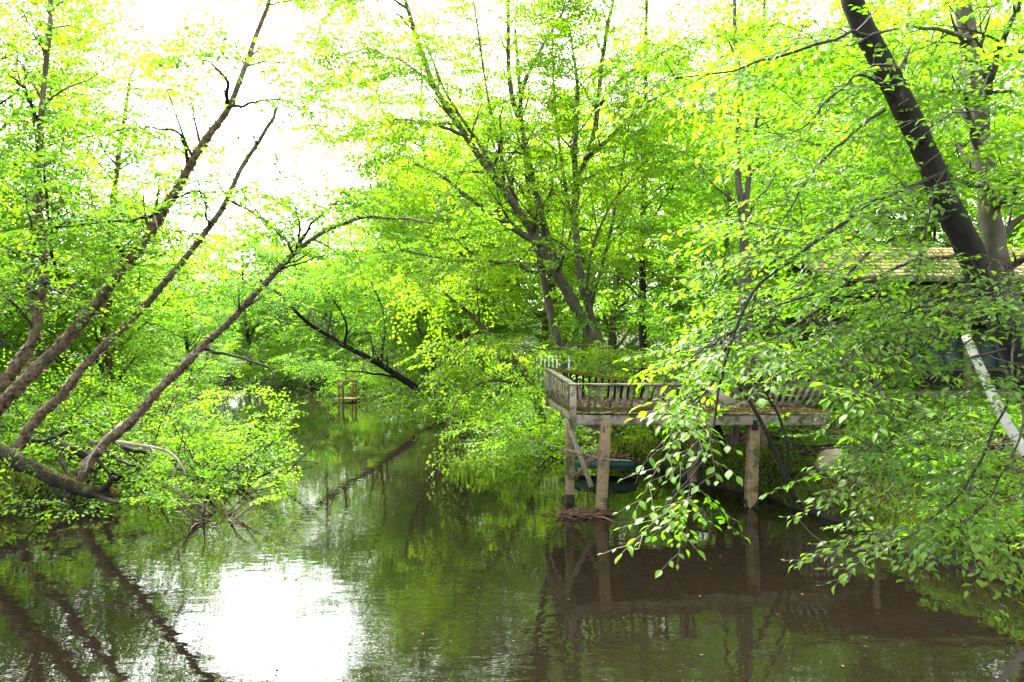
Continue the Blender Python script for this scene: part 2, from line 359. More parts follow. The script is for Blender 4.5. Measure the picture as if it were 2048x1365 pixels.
def sub_branches(rng, parents, per_m, tmin, length, ang=(.6, 1.1), flat=.6, wob=.16, bias=(0, 0, .02), rf=.45, rend=.004, lenp=.5, cap=None, nmin=1, thin=False):
    out = []; bias = np.asarray(bias, float)
    for P, r in parents:
        seg = np.linalg.norm(np.diff(P, axis=0), axis=1); L = seg.sum(); cum = np.concatenate([[0], np.cumsum(seg)]) / L
        n = max(nmin, int(round(per_m * L * (1 - tmin) * rng.uniform(.8, 1.2))))
        for t in np.linspace(tmin, .99, n) + rng.normal(0, .02, n):
            t = min(max(t, 0.02), 1); p = np.array([np.interp(t, cum, P[:, k]) for k in range(3)])
            i = min(np.searchsorted(cum, t), len(P) - 1); i = max(i, 1); tan = P[i] - P[i - 1]; tan /= np.linalg.norm(tan) + 1e-9
            q = rng.normal(0, 1, 3); q[2] *= flat; q -= tan * (q @ tan); q /= np.linalg.norm(q) + 1e-9
            a = rng.uniform(*ang); d = tan * math.cos(a) + q * math.sin(a); d[2] *= flat if abs(tan[2]) < .7 else 1
            ll = length * rng.uniform(.6, 1.25) * (1 - lenp * t)
            if thin and rng.random() < (t - .5) * 1.0: continue
            if cap: ll = min(ll, cap)
            rr = np.interp(t, cum, r) * rf
            Q = wander(rng, p, d, ll, max(4, int(ll / .28)), wob, bias)
            out.append((Q, np.linspace(max(rr, rend * 1.3), rend, len(Q))))
    return out
def along(rng, branches, per_m, tmin=.15, spread=.9, flat=.35, droop=-.12):
    Ps, Ds = [], []
    for P, r in branches:
        seg = np.linalg.norm(np.diff(P, axis=0), axis=1); L = seg.sum(); cum = np.concatenate([[0], np.cumsum(seg)]) / L
        n = max(2, int(round(per_m * L * (1 - tmin))))
        t = np.clip(np.linspace(tmin, 1, n) + rng.normal(0, .03, n), 0, 1)
        p = np.stack([np.interp(t, cum, P[:, k]) for k in range(3)], -1)
        i = np.clip(np.searchsorted(cum, t), 1, len(P) - 1); tan = P[i] - P[i - 1]; tan /= np.linalg.norm(tan, axis=1, keepdims=True) + 1e-9
        th = np.where(np.arange(n) % 2, 1, -1) * rng.uniform(.25, spread, n); th[-1] *= .2
        d = np.stack([tan[:, 0] * np.cos(th) - tan[:, 1] * np.sin(th), tan[:, 0] * np.sin(th) + tan[:, 1] * np.cos(th), tan[:, 2] * flat + droop + rng.normal(0, .12, n)], -1)
        d[:, :2] += rng.normal(0, .15, (n, 2)); Ps.append(p); Ds.append(d)
    return np.concatenate(Ps), np.concatenate(Ds)
def tints(rng, sid, nspray, mean=.5, sd_s=.19, sd_l=.15):
    return np.clip(mean + rng.normal(0, sd_s, nspray)[sid] + rng.normal(0, sd_l, len(sid)), 0, 1)
def finish_tree(t, rng, stems, limbs, minor, sprays, temps, bark, leafm, kind, sc=1.0, sides=9, singles=0, twigm='twig', tint=.5, keep=None, roll=.28, limbm=None, crown='crown', reach=.45):
    """stems: trunk lines, limbs: named limb parts, minor: thin branches, sprays=(P,D)"""
    for P, r in stems:
        g = Geo(); g.tube(P, r, sides + 3, rough=.035, rng=rng); g.build('trunk', M[bark], t, True)
    for P, r in limbs:
        g = Geo(); g.tube(P, r, sides, rough=.03, rng=rng); g.build('limb', M[limbm or bark], t, True)
    P, D = sprays
    if keep is not None:
        k = keep(P) & keep(P + D / (np.linalg.norm(D, axis=1, keepdims=True) + 1e-9) * reach); P, D = P[k], D[k]
        if singles: minor = [m_ for m_ in minor if keep(m_[0][-1:])[0] and keep(m_[0][len(m_[0]) // 2:][:1])[0]]
    po, mo, sid, tw = place_sprays(rng, temps, P, D, sc, roll)
    for Q, r in minor: tw.tube(Q, r, 5 if r[0] > .012 else 3, cap=False)
    o = tw.build('twigs', M[twigm], t, True); o['kind'] = 'stuff'
    tn = tints(rng, sid, len(P), tint)
    if singles:
        px, py = project(po); dist = np.linalg.norm(po - np.array([0, 0, CAM_H]), axis=1)
        vis = (px > 20) & (px < 2028) & (py > 20) & (py < 1345) & (po[:, 1] > 1)
        face = np.abs(np.einsum('ni,ni->n', mo[:, :, 2], po - np.array([0, 0, CAM_H]))) / dist
        score = np.where(vis, np.linalg.norm(mo[:, :, 0], axis=1) / dist * (.4 + face / np.linalg.norm(mo[:, :, 2], axis=1)), 0)
        top = np.argsort(-score)[:singles]; b = base_of(t)
        mesh = [mesh_np('leaf', *leaf_shape('hi', vv), np.full(11, tv)) for tv in (.2, .4, .55, .75) for vv in range(3)]
        for me in mesh: me.materials.append(M[leafm])
        for i in top:
            o = link('leaf', mesh[min(3, int(tn[i] * 4)) * 3 + int(i) % 3], None, t)
            mm = Matrix(mo[i].tolist()).to_4x4(); mm.translation = Vector((po[i] - b).tolist()); o.matrix_local = mm
        rest = np.ones(len(po), bool); rest[top] = False; po, mo, tn = po[rest], mo[rest], tn[rest]
    g = Geo(); bake_leaves(g, po, mo, tn, kind); o = g.build(crown, M[leafm], t); o['kind'] = 'stuff'
    return o
def copy_tree(o, loc, rz, sc, parent=None):
    c = o.copy(); COL.objects.link(c); c.parent = parent
    if parent is None:
        c.location = loc; c.rotation_euler = (0, 0, rz); c.scale = sc if hasattr(sc, '__len__') else (sc,) * 3
    for ch in list(o.children): copy_tree(ch, None, 0, 1, c)
    return c
rs = np.random.default_rng(7)
T_near = [make_spray(rs, .62, .060, .080, .20, .5, .24, 5) for _ in range(6)]
T_mid = [make_spray(rs, .85, .075, .105, .25, .55, .38, 7, True) for _ in range(6)]
T_birch = [make_spray(rs, .66, .07, .10, .35, .5, .55, 5, True) for _ in range(6)]
T_far = [make_spray(rs, 1.25, .115, .17, .25, .55, .40, 7, True) for _ in range(6)]
T_shrub = [make_spray(rs, .5, .07, .085, .15, .5, .50, 4, True) for _ in range(6)]
#__OBJECTS__
def PL(*pts): return np.array([at(*p) for p in pts])
def rooted(P, sink=.3):
    """extend a trunk line (given top-down or bottom-up, first point = foot) down into the ground"""
    z = gz(P[0][0], P[0][1]); q = P[0].copy()
    if q[2] > z:
        d = P[0] - P[1]; d = d / np.linalg.norm(d); d[:2] *= .5; d /= abs(d[2])
        q = P[0] + d * (P[0][2] - z + sink)
    else: q[2] = z - sink
    return np.vstack([q, P])

# ------------------------------------------------------------------ the derelict deck over the water
rng = np.random.default_rng(11)
B = np.array([1.144, 12.7, 1.87]); A = np.array([.866, 16.2, 1.87]); E = np.array([6.1, 13.2, 1.80]); Gc = np.array([6.3, 16.3, 1.80])
deck = thing('wooden_deck', (3.4, 14.5, 0), 'derelict weathered wooden deck on tall posts over the creek', 'deck')
nb = 34
for i in range(nb):                                   # floor planks run front to back
    u = (i + .5) / nb; f = B + (E - B) * u; k = A + (Gc - A) * u
    d = (k - f) / np.linalg.norm(k - f)
    f = f - d * (.10 + rng.uniform(-.05, .05)); z = rng.normal(0, .006)
    f[2] += z; k = k.copy(); k[2] += z
    plank('floor_plank', f, k, .142, .036, M['deck_wood'], deck, rng=rng, jit=.003, seg=3)
fx = (E - B) / np.linalg.norm(E - B)
plank('fascia_beam', B + [-.02, -.045, -.13], E + [.0, -.045, -.13], .05, .19, M['deck_wood'], deck, rng=rng, seg=4, jit=.004, tint=.75)
plank('side_beam', B + [0, .0, -.10], A + [0, 0, -.10], .05, .13, M['deck_wood'], deck, rng=rng, seg=3, jit=.003, tint=.6)
plank('cross_beam', (1.20, 14.9, 1.60), (1.72, 12.62, 1.60), .09, .19, M['post_wood'], deck, rng=rng, tint=.5)
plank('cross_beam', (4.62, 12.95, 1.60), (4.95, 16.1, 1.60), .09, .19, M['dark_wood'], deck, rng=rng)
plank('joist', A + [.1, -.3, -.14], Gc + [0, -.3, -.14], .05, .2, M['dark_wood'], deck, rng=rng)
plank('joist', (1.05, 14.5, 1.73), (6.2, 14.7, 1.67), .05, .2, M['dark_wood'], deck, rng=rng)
for p0, p1, w in [((1.146, 13.55, -.8), (1.15, 13.55, 1.66), .17), ((1.60, 12.66, -.8), (1.75, 12.72, 1.72), .19), ((4.58, 13.2, -.8), (4.66, 13.15, 1.72), .20),
                  ((3.95, 15.0, -.6), (3.96, 15.0, 1.72), .17), ((5.8, 15.8, -.3), (5.8, 15.8, 1.7), .17), ((2.2, 16.05, -.8), (2.2, 16.0, 1.75), .14)]:
    plank('post', p0, p1, w, w, M['post_wood'], deck, up=(0, 1, 0), rng=rng, seg=4, jit=.003, tint=.72)
for x_, y_, w_, z_ in [(1.655, 12.675, .196, .09), (4.61, 13.185, .206, .14), (3.955, 15.0, .176, .12)]:
    plank('wet_stain', (x_ - .006, y_, -.3), (x_, y_, z_), w_, w_, M['dark_wood'], deck, up=(0, 1, 0))
g = Geo(); V, f_ = obox((1.146, 13.55, -.75), (1.1465, 13.55, .17), .175, .175, (0, 1, 0)); g.add(V, f_); g.build('wet_stain', M['dark_wood'], deck)
plank('brace', at(1133, 836, 13.35), at(1183, 974, 12.75), .095, .04, M['grey_board'], deck, up=(0, 1, 0), rng=rng, tint=.95)
plank('brace', at(1149, 958, 13.40), at(1210, 890, 12.85), .10, .04, M['post_wood'], deck, up=(0, 1, 0), rng=rng, tint=.7)
plank('brace', at(1340, 930, 14.2), at(1370, 858, 14.0), .12, .05, M['post_wood'], deck, up=(0, 1, 0), rng=rng, tint=.5)
plank('brace', at(1452, 905, 15.0), at(1434, 852, 14.9), .14, .05, M['dark_wood'], deck, up=(0, 1, 0), rng=rng)
plank('brace', at(1415, 860, 15.6), at(1370, 872, 15.6), .07, .04, M['grey_board'], deck, up=(0, 1, 0), rng=rng)
# left railing A-B
Br, Ar = np.array([1.144, 12.68, 2.395]), np.array([.866, 16.2, 2.535])
plank('rail', Br + [0, -.05, 0], Ar, .13, .038, M['deck_wood'], deck, rng=rng, seg=3, jit=.002, tint=.85)
plank('bottom_rail', B + [.02, 0, .07], A + [.02, 0, .07], .04, .07, M['deck_wood'], deck, rng=rng, tint=.4)
plank('corner_post', B + [-.01, -.02, -.32], Br + [0, 0, -.02], .11, .11, M['deck_wood'], deck, up=(0, 1, 0), rng=rng, tint=.85)
plank('corner_post', A + [-.02, 0, -.22], Ar + [0, 0, -.02], .10, .10, M['deck_wood'], deck, up=(0, 1, 0), rng=rng, tint=.8)
for i in range(16):
    u = (i + .8) / 17; lo = B + (A - B) * u + [-.03, 0, .03]; hi = Br + (Ar - Br) * u + [-.03, 0, -.02]
    plank('baluster', lo, hi + [0, rng.normal(0, .02), 0], .022, .055, M['deck_wood'], deck, up=(0, 1, 0), rng=rng, tint=rng.uniform(.7, 1))
# front railing
Fe = at(1404, 770, 12.85)
plank('rail', Br + [-.05, 0, .002], Fe, .15, .04, M['deck_wood'], deck, rng=rng, seg=5, jit=.004, tint=.75)
plank('bottom_rail', B + [.05, .02, .075], np.array([Fe[0], 12.93, 1.93]), .04, .06, M['mossy_wood'], deck, rng=rng)
for i in range(17):
    u = (i + 1) / 18; lo = B + (np.array([Fe[0], 12.93, 1.85]) - B) * u + [0, 0, .07]; hi = Br + (Fe - Br) * u
    if i in (8, 13): continue
    plank('baluster', lo, hi + [rng.normal(.02, .025), 0, -.02], .055, .045, M['deck_wood'], deck, up=(0, 1, 0), rng=rng, tint=rng.uniform(.3, .8))
plank('corner_post', (Fe[0] - .3, 12.93, 1.82), (Fe[0] - .26, 12.9, 2.38), .09, .09, M['dark_wood'], deck, up=(0, 1, 0), rng=rng)
# sagging mossy back rail
Bk = [Ar, at(1285, 768, 15.4), at(1420, 775, 15.6)]
for a_, c_ in zip(Bk[:-1], Bk[1:]):
    plank('rail', a_ + [.03, -.05, .005], c_ + [.03, -.05, .005], .27, .04, M['mossy_wood'], deck, rng=rng, seg=4, jit=.005)
for i in range(20):
    u = (i + .5) / 20; hi = Bk[0] + (Bk[1] - Bk[0]) * min(u * 1.4, 1); hi = hi if u * 1.4 < 1 else Bk[1] + (Bk[2] - Bk[1]) * (u * 1.4 - 1) / .4
    plank('baluster', np.array([hi[0], 16.0, 1.86]), hi + [0, .1, -.02], .05, .045, M['dark_wood'], deck, up=(0, 1, 0), rng=rng)
# fallen board, collapsed panel and dark broken timbers
plank('fallen_board', at(1385, 745, 13.6), at(1462, 808, 12.9), .30, .04, M['grey_board'], deck, up=(.2, -.6, .75), rng=rng, seg=3, jit=.004, tint=.9)
for i in range(8):
    p = at(1535 + 13 * i, 812, 13.4 + .05 * i); plank('fallen_baluster', p, p + [.16 + .02 * i, .1, .42], .05, .045, M['deck_wood'], deck, up=(0, 1, 0), rng=rng, tint=.35)
plank('fallen_rail', at(1530, 770, 13.6), at(1665, 745, 14.4), .13, .05, M['dark_wood'], deck, rng=rng)
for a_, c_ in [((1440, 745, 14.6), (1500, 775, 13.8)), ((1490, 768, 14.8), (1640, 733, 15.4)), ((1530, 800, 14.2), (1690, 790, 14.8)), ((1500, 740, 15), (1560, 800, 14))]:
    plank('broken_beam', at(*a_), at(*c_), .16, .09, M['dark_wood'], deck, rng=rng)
plank('broken_beam', at(1660, 790, 14.0), at(1725, 800, 14.2), .12, .06, M['grey_board'], deck, rng=rng)
# moss and leaf litter lying on the deck
def scatter(n, fn, size, rng, jit=.25, kind='lo', lift=.0):
    P = fn(n); th = rng.uniform(0, 6.28, n); D = np.stack([np.cos(th), np.sin(th), rng.normal(0, jit, n)], -1)
    Ms = frame(D, np.array([0, 0, 1.]) + rng.normal(0, jit, (n, 3))) * (size * rng.uniform(.6, 1.3, n))[:, None, None]
    g = Geo(); P[:, 2] += lift; bake_leaves(g, P, Ms, rng.random(n), kind); return g
def on_deck(n, front=False):
    u = rng.random(n); v = rng.random(n) ** (2.2 if front else 1.0) * (.16 if front else 1)
    f = B + (E - B) * u[:, None]; k = A + (Gc - A) * u[:, None]; P = f + (k - f) * v[:, None]; P[:, 2] += .022 + rng.random(n) * .02; return P
o = scatter(5200, lambda n: on_deck(n), .06, rng).build('leaf_litter', M['litter'], deck); o['kind'] = 'stuff'
def edge_moss(n):
    P = on_deck(n, True); P[:, 1] -= .06; h = n // 3
    u = rng.random(h); q = B + (A - B) * u[:, None]; q[:, 0] += rng.normal(.02, .04, h); q[:, 2] += .03; P[:h] = q; return P
o = scatter(9000, edge_moss, .03, rng, .5).build('moss', M['moss'], deck); o['kind'] = 'stuff'
def rail_moss(n):
    u = rng.random(n)[:, None]; P = np.where(u < .7, Bk[0] + (Bk[1] - Bk[0]) * u / .7, Bk[1] + (Bk[2] - Bk[1]) * (u - .7) / .3)
    P = P + np.stack([rng.normal(0, .02, n), rng.uniform(-.17, .09, n), np.full(n, .035)], -1); return P
o = scatter(3800, rail_moss, .03, rng, .5).build('moss', M['moss'], deck); o['kind'] = 'stuff'

# driftwood caught on the posts
drift = thing('driftwood_heap', (1.4, 12.5, 0), 'tangled heap of brown twigs caught at the foot of the deck posts', 'driftwood')
g = Geo()
for i in range(150):
    c = np.array([rng.normal(1.32, .24), rng.normal(12.5, .10), rng.uniform(-.01, .09)]); a = rng.normal(0, .5); el = rng.normal(.05, .22)
    L = rng.uniform(.1, .42); d = np.array([math.cos(a) * math.cos(el), math.sin(a) * math.cos(el), math.sin(el)])
    Q = wander(rng, c - d * L / 2, d, L, 4, .25, np.zeros(3)); g.tube(Q, np.linspace(rng.uniform(.006, .018), .004, 5), 4, rng.random())
for p0, d, L, r in [((.98, 12.45, .05), (-.6, 0, .45), .25, .022), ((1.42, 12.4, .05), (.25, 0, 1), .38, .009), ((1.2, 12.5, .08), (.1, 0, 1), .25, .012), ((1.5, 12.4, .03), (1, 0, .06), .55, .028)]:
    Q = wander(rng, np.array(p0), np.array(d, float), L, 6, .25, np.zeros(3)); g.tube(Q, np.linspace(r, r * .4, 7), 5)
o = g.build('twigs', plain_mat('driftwood', (.09, .045, .028), .9, .5), drift); o['kind'] = 'stuff'
snag = thing('caught_branch', (1.3, 12.6, .85), 'thin bare dead branch snagged across the deck posts', 'branch')
g = Geo(); main = wander(rng, at(1262, 922, 12.5), np.array([-1, 0, -.04]), 2.0, 14, .10, np.zeros(3)); g.tube(main, np.linspace(.014, .004, 15), 5); g.build('stem', M['twig_pale'], snag, True)
g = Geo()
for Q, r in sub_branches(rng, [(main, np.linspace(.014, .004, 15))], 18, .05, .4, wob=.3, rend=.002): g.tube(Q, r, 3, cap=False)
o = g.build('twigs', M['twig_pale'], snag); o['kind'] = 'stuff'

# ladder and upturned boat on the bank behind
lad = thing('ladder', at(1181, 893, 17.0), 'small pale ladder hanging under the deck by the boat', 'ladder')
for px in (1175, 1187): plank('side_rail', at(px, 895, 17), at(px + (.5 if px > 1180 else 1), 845 if px < 1180 else 863, 17), .025, .03, M['twig_pale'], lad, up=(0, 1, 0))
for py in (871, 887): plank('rung', at(1173, py, 16.97), at(1189, py - 1, 16.97), .05, .04, M['twig_pale'] if py > 880 else M['green_paint'], lad)
boat = thing('boat', at(1205, 925, 16.6), 'green upturned boat covered with brown leaves beneath the deck', 'boat')
g = Geo(); n_ = 16; sec = []
for i in range(n_):
    t = i / (n_ - 1); w = .36 * (1 - abs(2 * t - 1) ** 3.2 * .8); h = .26 * (1 - abs(2 * t - 1) ** 4 * .5); x = -.75 + 1.6 * t
    th = np.linspace(0, math.pi, 9); sec.append(np.stack([np.full(9, x), np.sign(np.cos(th)) * np.abs(np.cos(th)) ** .55 * w, np.sin(th) ** .55 * h], -1))
S = np.array(sec); S = S @ np.array([[.97, .2, 0], [-.2, .97, 0], [0, 0, 1]]).T + at(1205, 925, 16.6); S[..., 2] += .16 - S[..., 2].min()
ii = np.arange(n_ - 1)[:, None] * 9 + np.arange(8)[None]; q = np.stack([ii, ii + 9, ii + 10, ii + 1], -1).reshape(-1, 4)
g.add(S.reshape(-1, 3), [q]); hull = g.build('hull', M['green_paint'], boat, True); sm = hull.modifiers.new('thick', 'SOLIDIFY'); sm.thickness = .02
for e in (0, 8):
    g = Geo(); g.tube(S[:, e], .022, 6); g.build('gunwale', M['green_paint'], boat, True)
def on_boat(n):
    i = rng.integers(1, n_ - 1, n); j = rng.integers(3, 6, n); P = S[i, j] + rng.normal(0, .06, (n, 3)) * [1, 1, .1]; P[:, 2] += .015; return P
o = scatter(1500, on_boat, .07, rng).build('leaf_litter', M['litter'], boat); o['kind'] = 'stuff'

# ------------------------------------------------------------------ the old house on the bank
rng = np.random.default_rng(21)
HX0, HX1, HY = 9.2, 19.0, 19.0
hz = gz(12, 19)
house = thing('old_house', (13, 20, hz), 'old weathered wooden house with moss covered roof behind leafy branches', 'house')
wall = None
g = Geo()
for p0, p1, w, h in [((HX0, HY + .12, 3.1), (HX1, HY + .12, 3.1), .12, 3.4), ((HX0 + .06, HY + .2, 3.1), (HX0 + .06, HY + 5.8, 3.1), .12, 3.4), ((HX0, HY + 6, 3.1), (HX1, HY + 6, 3.1), .12, 3.4)]:
    V, f_ = obox(p0, p1, w, h); g.add(V, f_)
wall = g.build('wall', M['dark_wood'], house)
for i in range(54):
    x = HX0 + .09 + i * .181
    if x > HX1: break
    red = 9.9 < x < 10.4
    plank('siding_board', (x, HY + .03, 4.46), (x, HY + .03, 4.95), .17, .025, M['siding'], wall, up=(0, 1, 0), rng=rng)
    if not (11.0 < x < 12.6 or 13.0 < x < 14.6 or 15.2 < x < 17): plank('siding_board', (x, HY + .03, 1.9), (x, HY + .03, 4.3), .17, .025, M['red_siding' if red else 'siding'], wall, up=(0, 1, 0), rng=rng)
# roof: two slopes of courses
rf = None; ridge = (HY + 3.0, 6.15); eav = (HY - .55, 4.88)
g = Geo()
for (ya, za), (yb, zb) in [(eav, ridge), ((HY + 6.55, 4.88), ridge)]:
    V, f_ = obox(((HX0 + HX1) / 2, ya, za), ((HX0 + HX1) / 2, yb, zb), HX1 - HX0 + 1.3, .06, up=(0, 0, 1)); g.add(V, f_)
rf = g.build('roof', M['roof'], house)
for k in range(9):
    a_ = np.array(eav) + (np.array(ridge) - np.array(eav)) * (k / 9); c_ = np.array(eav) + (np.array(ridge) - np.array(eav)) * ((k + 1.08) / 9)
    for j in range(8):
        x0 = HX0 - .65 + j * 1.39; plank('shingle_strip', (x0 + .69, a_[0], a_[1] + .055 + rng.normal(0, .006)), (x0 + .69, c_[0], c_[1] + .04), 1.385, .022, M['roof'], rf, rng=rng)
plank('fascia_board', (HX0 - .65, eav[0] - .03, eav[1] - .02), (HX1 + .65, eav[0] - .03, eav[1] - .02), .03, .12, M['grey_board'], house, rng=rng)
def on_roof(n):
    u = rng.random(n) ** 1.5; P = np.stack([HX0 - .6 + rng.random(n) * (HX1 - HX0 + 1.2), eav[0] + u * (ridge[0] - eav[0]), eav[1] + u * (ridge[1] - eav[1]) + .085], -1)
    k = np.sin(P[:, 0] * 1.3) * np.sin(P[:, 1] * 2 + P[:, 0]) + rng.normal(0, .4, n); return P[k > -.25]
P_ = on_roof(9000); nP = len(P_); o = scatter(nP, lambda n: P_.copy(), .06, rng, .4).build('moss', M['moss'], rf); o['kind'] = 'stuff'
# porch roof, posts, floor
plank('porch_roof', (HX0 - .3 + 5.1, HY - 1.7, 3.92), (HX0 - .3 + 5.1, HY - .02, 4.36), 10.2, .10, M['dark_wood'], house, rng=rng)
plank('porch_beam', (HX0 - .2, HY - 1.62, 3.76), (HX1, HY - 1.62, 3.76), .10, .2, M['dark_wood'], house, rng=rng)
for x in (9.3, 11.6, 13.9, 16.2): plank('porch_post', (x, HY - 1.6, 1.5), (x, HY - 1.6, 3.68), .13, .13, M['siding'], house, up=(0, 1, 0), rng=rng)
for i in range(30):
    x = HX0 - .2 + i * .335; plank('porch_plank', (x, HY - 1.8, 1.86), (x, HY - .05, 1.86), .325, .045, M['grey_board'], house, rng=rng)
plank('porch_rim', (HX0 - .35, HY - 1.83, 1.74), (HX1, HY - 1.83, 1.74), .05, .2, M['grey_board'], house, rng=rng)
for x0, x1 in [(11.0, 12.6), (13.0, 14.6), (15.2, 17.0)]:
    g = Geo(); z0, z1 = 2.4, 3.7
    for a_, c_ in [((x0, HY + .03, z0), (x1, HY + .03, z0)), ((x0, HY + .03, z1), (x1, HY + .03, z1))]:
        V, f_ = obox(a_, c_, .06, .08); g.add(V, f_)
    for x in (x0, x1): V, f_ = obox((x, HY + .03, z0), (x, HY + .03, z1), .08, .064, (0, 1, 0)); g.add(V, f_)
    win = g.build('window', M['grey_board'], house)
    for k in range(3):
        xa = x0 + .05 + (x1 - x0 - .1) * k / 3; xb = x0 + .05 + (x1 - x0 - .1) * (k + 1) / 3
        plank('pane', (xa + .02, HY + .035, (z0 + z1) / 2), (xb - .02, HY + .035, (z0 + z1) / 2), .012, z1 - z0 - .1, M['glass'], win)
    for k in (1, 2):
        x = x0 + .05 + (x1 - x0 - .1) * k / 3; plank('mullion', (x, HY + .02, z0 + .04), (x, HY + .02, z1 - .04), .035, .03, M['grey_board'], win, up=(0, 1, 0))
fen = thing('picket_railing', at(1560, 760, 17.2), 'grey picket railing behind the collapsed end of the deck', 'railing')
for z, nm in ((1.95, 'bottom_rail'), (2.75, 'top_rail')): plank(nm, (5.6, 17.3, z), (9.0, 17.5, z), .05, .09, M['grey_board'], fen, rng=rng)
for i in range(24):
    x = 5.65 + i * .142; plank('picket', (x, 17.28 + i * .008, 1.75), (x, 17.28 + i * .008, 2.85 + rng.normal(0, .01)), .08, .022, M['grey_board'], fen, up=(0, 1, 0), rng=rng)
for x in (5.6, 7.3, 9.0): plank('post', (x, 17.38, 1.2), (x, 17.38, 2.9), .1, .1, M['grey_board'], fen, up=(0, 1, 0), rng=rng)
wf = thing('white_railing', at(1100, 740, 26.0), 'far white painted railing glimpsed behind the big grey maple', 'railing')
for z in (1.75, 2.6): plank('rail', (.9, 26.2, z), (2.3, 26.4, z), .05, .09, M['white_paint'], wf)
for i in range(9): x = .95 + i * .156; plank('picket', (x, 26.17 + i * .0234, 1.3), (x, 26.17 + i * .0234, 2.62), .07, .02, M['white_paint'], wf, up=(0, 1, 0))

# ------------------------------------------------------------------ small far things along the water
rng = np.random.default_rng(31)
dk = thing('swim_dock', at(690, 800, 36), 'tiny orange-brown wooden landing frame standing in the far water', 'dock')
dp = [at(678, 800, 36), at(686, 800, 36), at(705, 797, 37), at(712, 797, 37)]
for p in dp: plank('post', p * [1, 1, 0] + [0, 0, -.4], p * [1, 1, 0] + [0, 0, 1.05], .09, .09, M['orange_wood'], dk, up=(0, 1, 0), rng=rng)
plank('rail', dp[0] * [1, 1, 0] + [-.1, 0, 1.06], dp[3] * [1, 1, 0] + [.1, 0, 1.06], .1, .06, M['orange_wood'], dk, rng=rng)
for i in range(5): plank('floor_plank', (-9.3 + i * .24, 35.8, .12), (-9.3 + i * .24, 37.0, .12), .22, .06, M['orange_wood'], dk, rng=rng)
def stake(px, py0, py1, d, lab):
    s = thing('mooring_stake', at(px, py0, d), lab, 'stake'); p = at(px, py0, d); p[2] = -.5
    g = Geo(); g.tube(np.array([p, (p + at(px, py1, d)) / 2, at(px, py1, d)]), [.065, .06, .055], 8, rough=.05, rng=rng); g.build('shaft', M['orange_wood'], s)
    g = Geo(); t_ = at(px, py1, d); g.tube(np.array([t_, t_ + [0, 0, .02]]), [.045, .03], 8); g.build('top', M['orange_wood'], s)
stake(973, 862, 823, 25, 'slim brown stake rising from the water left of the deck')
stake(895, 842, 818, 28, 'short reddish stake in shallow water beyond the drooping branch')
rock = thing('boulder', at(1658, 920, 13.4), 'pale beige rounded boulder on the right bank', 'boulder')
g = Geo(); th = np.linspace(0, 2 * math.pi, 14, endpoint=False); ph = np.linspace(-1.4, 1.4, 9)
c = at(1665, 922, 13.4); rings = np.array([[(math.cos(p) * math.cos(t) * .32, math.cos(p) * math.sin(t) * .26, math.sin(p) * .24) for t in th] for p in ph]) * (1 + rng.normal(0, .05, (9, 14, 1)))
rings[..., 0] += rings[..., 2] * .3; V = (rings + c).reshape(-1, 3); i = np.arange(8)[:, None] * 14; j = np.arange(14)[None]; k = (j + 1) % 14
g.add(V, [np.stack([i + j, i + k, i + 14 + k, i + 14 + j], -1).reshape(-1, 4), np.array([np.arange(14)[::-1], 112 + np.arange(14)])]); g.build('stone', M['rock'], rock, True)

# ------------------------------------------------------------------ hero trees
def hero(name, lab, cat, seed, stems, limbs, bark, leafm, temps, kind, l1=(2.2, .25, 2.0), l2=(3.0, .15, .9), spm=2.2, sc=1.0, group=None, bias=(0, 0, .02), keep=None,
         extra_only=False, singles=0, tint=.5, twigm='twig', root=True, stem_t=.35, sides=9, droop=-.12, roll=.28, limbm=None, spr_l1=True, limb_l1=None, dens=(1.7, 3.0)):
    rng = np.random.default_rng(seed)
    st = []
    for P, r0, r1 in stems:
        P = rooted(P) if root else P; st.append(limb(P, r0, r1, 40, .8, .02, rng))
    lb = [limb(P, r0, r1, 26, .7, .02, rng) for P, r0, r1 in limbs]
    foot = st[0][0][0].copy(); foot[2] = gz(foot[0], foot[1]) if root else foot[2]
    t = thing(name, foot, lab, cat, group)
    a = sub_branches(rng, st, l1[0], stem_t, l1[2], bias=bias) + sub_branches(rng, lb, (limb_l1 or l1[0] * 1.2), .15, l1[2] * .8, bias=bias)
    b2 = sub_branches(rng, a, l2[0] * dens[0], l2[1], l2[2], bias=bias)
    spm = spm * dens[1]
    P1, D1 = along(rng, b2, spm, .2, droop=droop)
    if spr_l1:
        P2, D2 = along(rng, [(p[len(p) // 2:], r) for p, r in a] + [(p[len(p) // 2:], r) for p, r in lb], spm, .0, droop=droop)
        P1, D1 = np.vstack([P1, P2]), np.vstack([D1, D2])
    finish_tree(t, rng, st, lb, a + b2, (P1, D1), temps, bark, leafm, kind, sc, sides, singles, twigm, tint, keep, roll, limbm)
    return t, st, lb
def not_near(P): return np.linalg.norm(P - np.array([0, 0, CAM_H]), axis=1) > 3.6
def line_dist(P, line):
    px, py = project(P); q = np.stack([px, py], -1); best = np.full(len(P), 1e9); line = np.array(line, float)
    for a_, c_ in zip(line[:-1], line[1:]):
        d = c_ - a_; t = np.clip(((q - a_) @ d) / (d @ d), 0, 1); best = np.minimum(best, np.linalg.norm(q - a_ - t[:, None] * d, axis=1))
    return best
MAPLE_LINES = [[(1195, 690), (1150, 610), (1075, 480), (1000, 370), (930, 270), (860, 150)], [(1130, 580), (1085, 440), (1052, 300), (1020, 170), (1015, 0)], [(1185, 640), (1160, 540), (1150, 390), (1190, 260), (1205, 110)], [(1120, 705), (1095, 600), (1080, 520)]]
def maple_keep(P):
    rr = np.random.default_rng(6).random(len(P)); k = np.ones(len(P), bool)
    for L_ in MAPLE_LINES: k &= ~((line_dist(P, L_) < 24) & (rr < .62) & (P[:, 1] < 21.5))
    return k
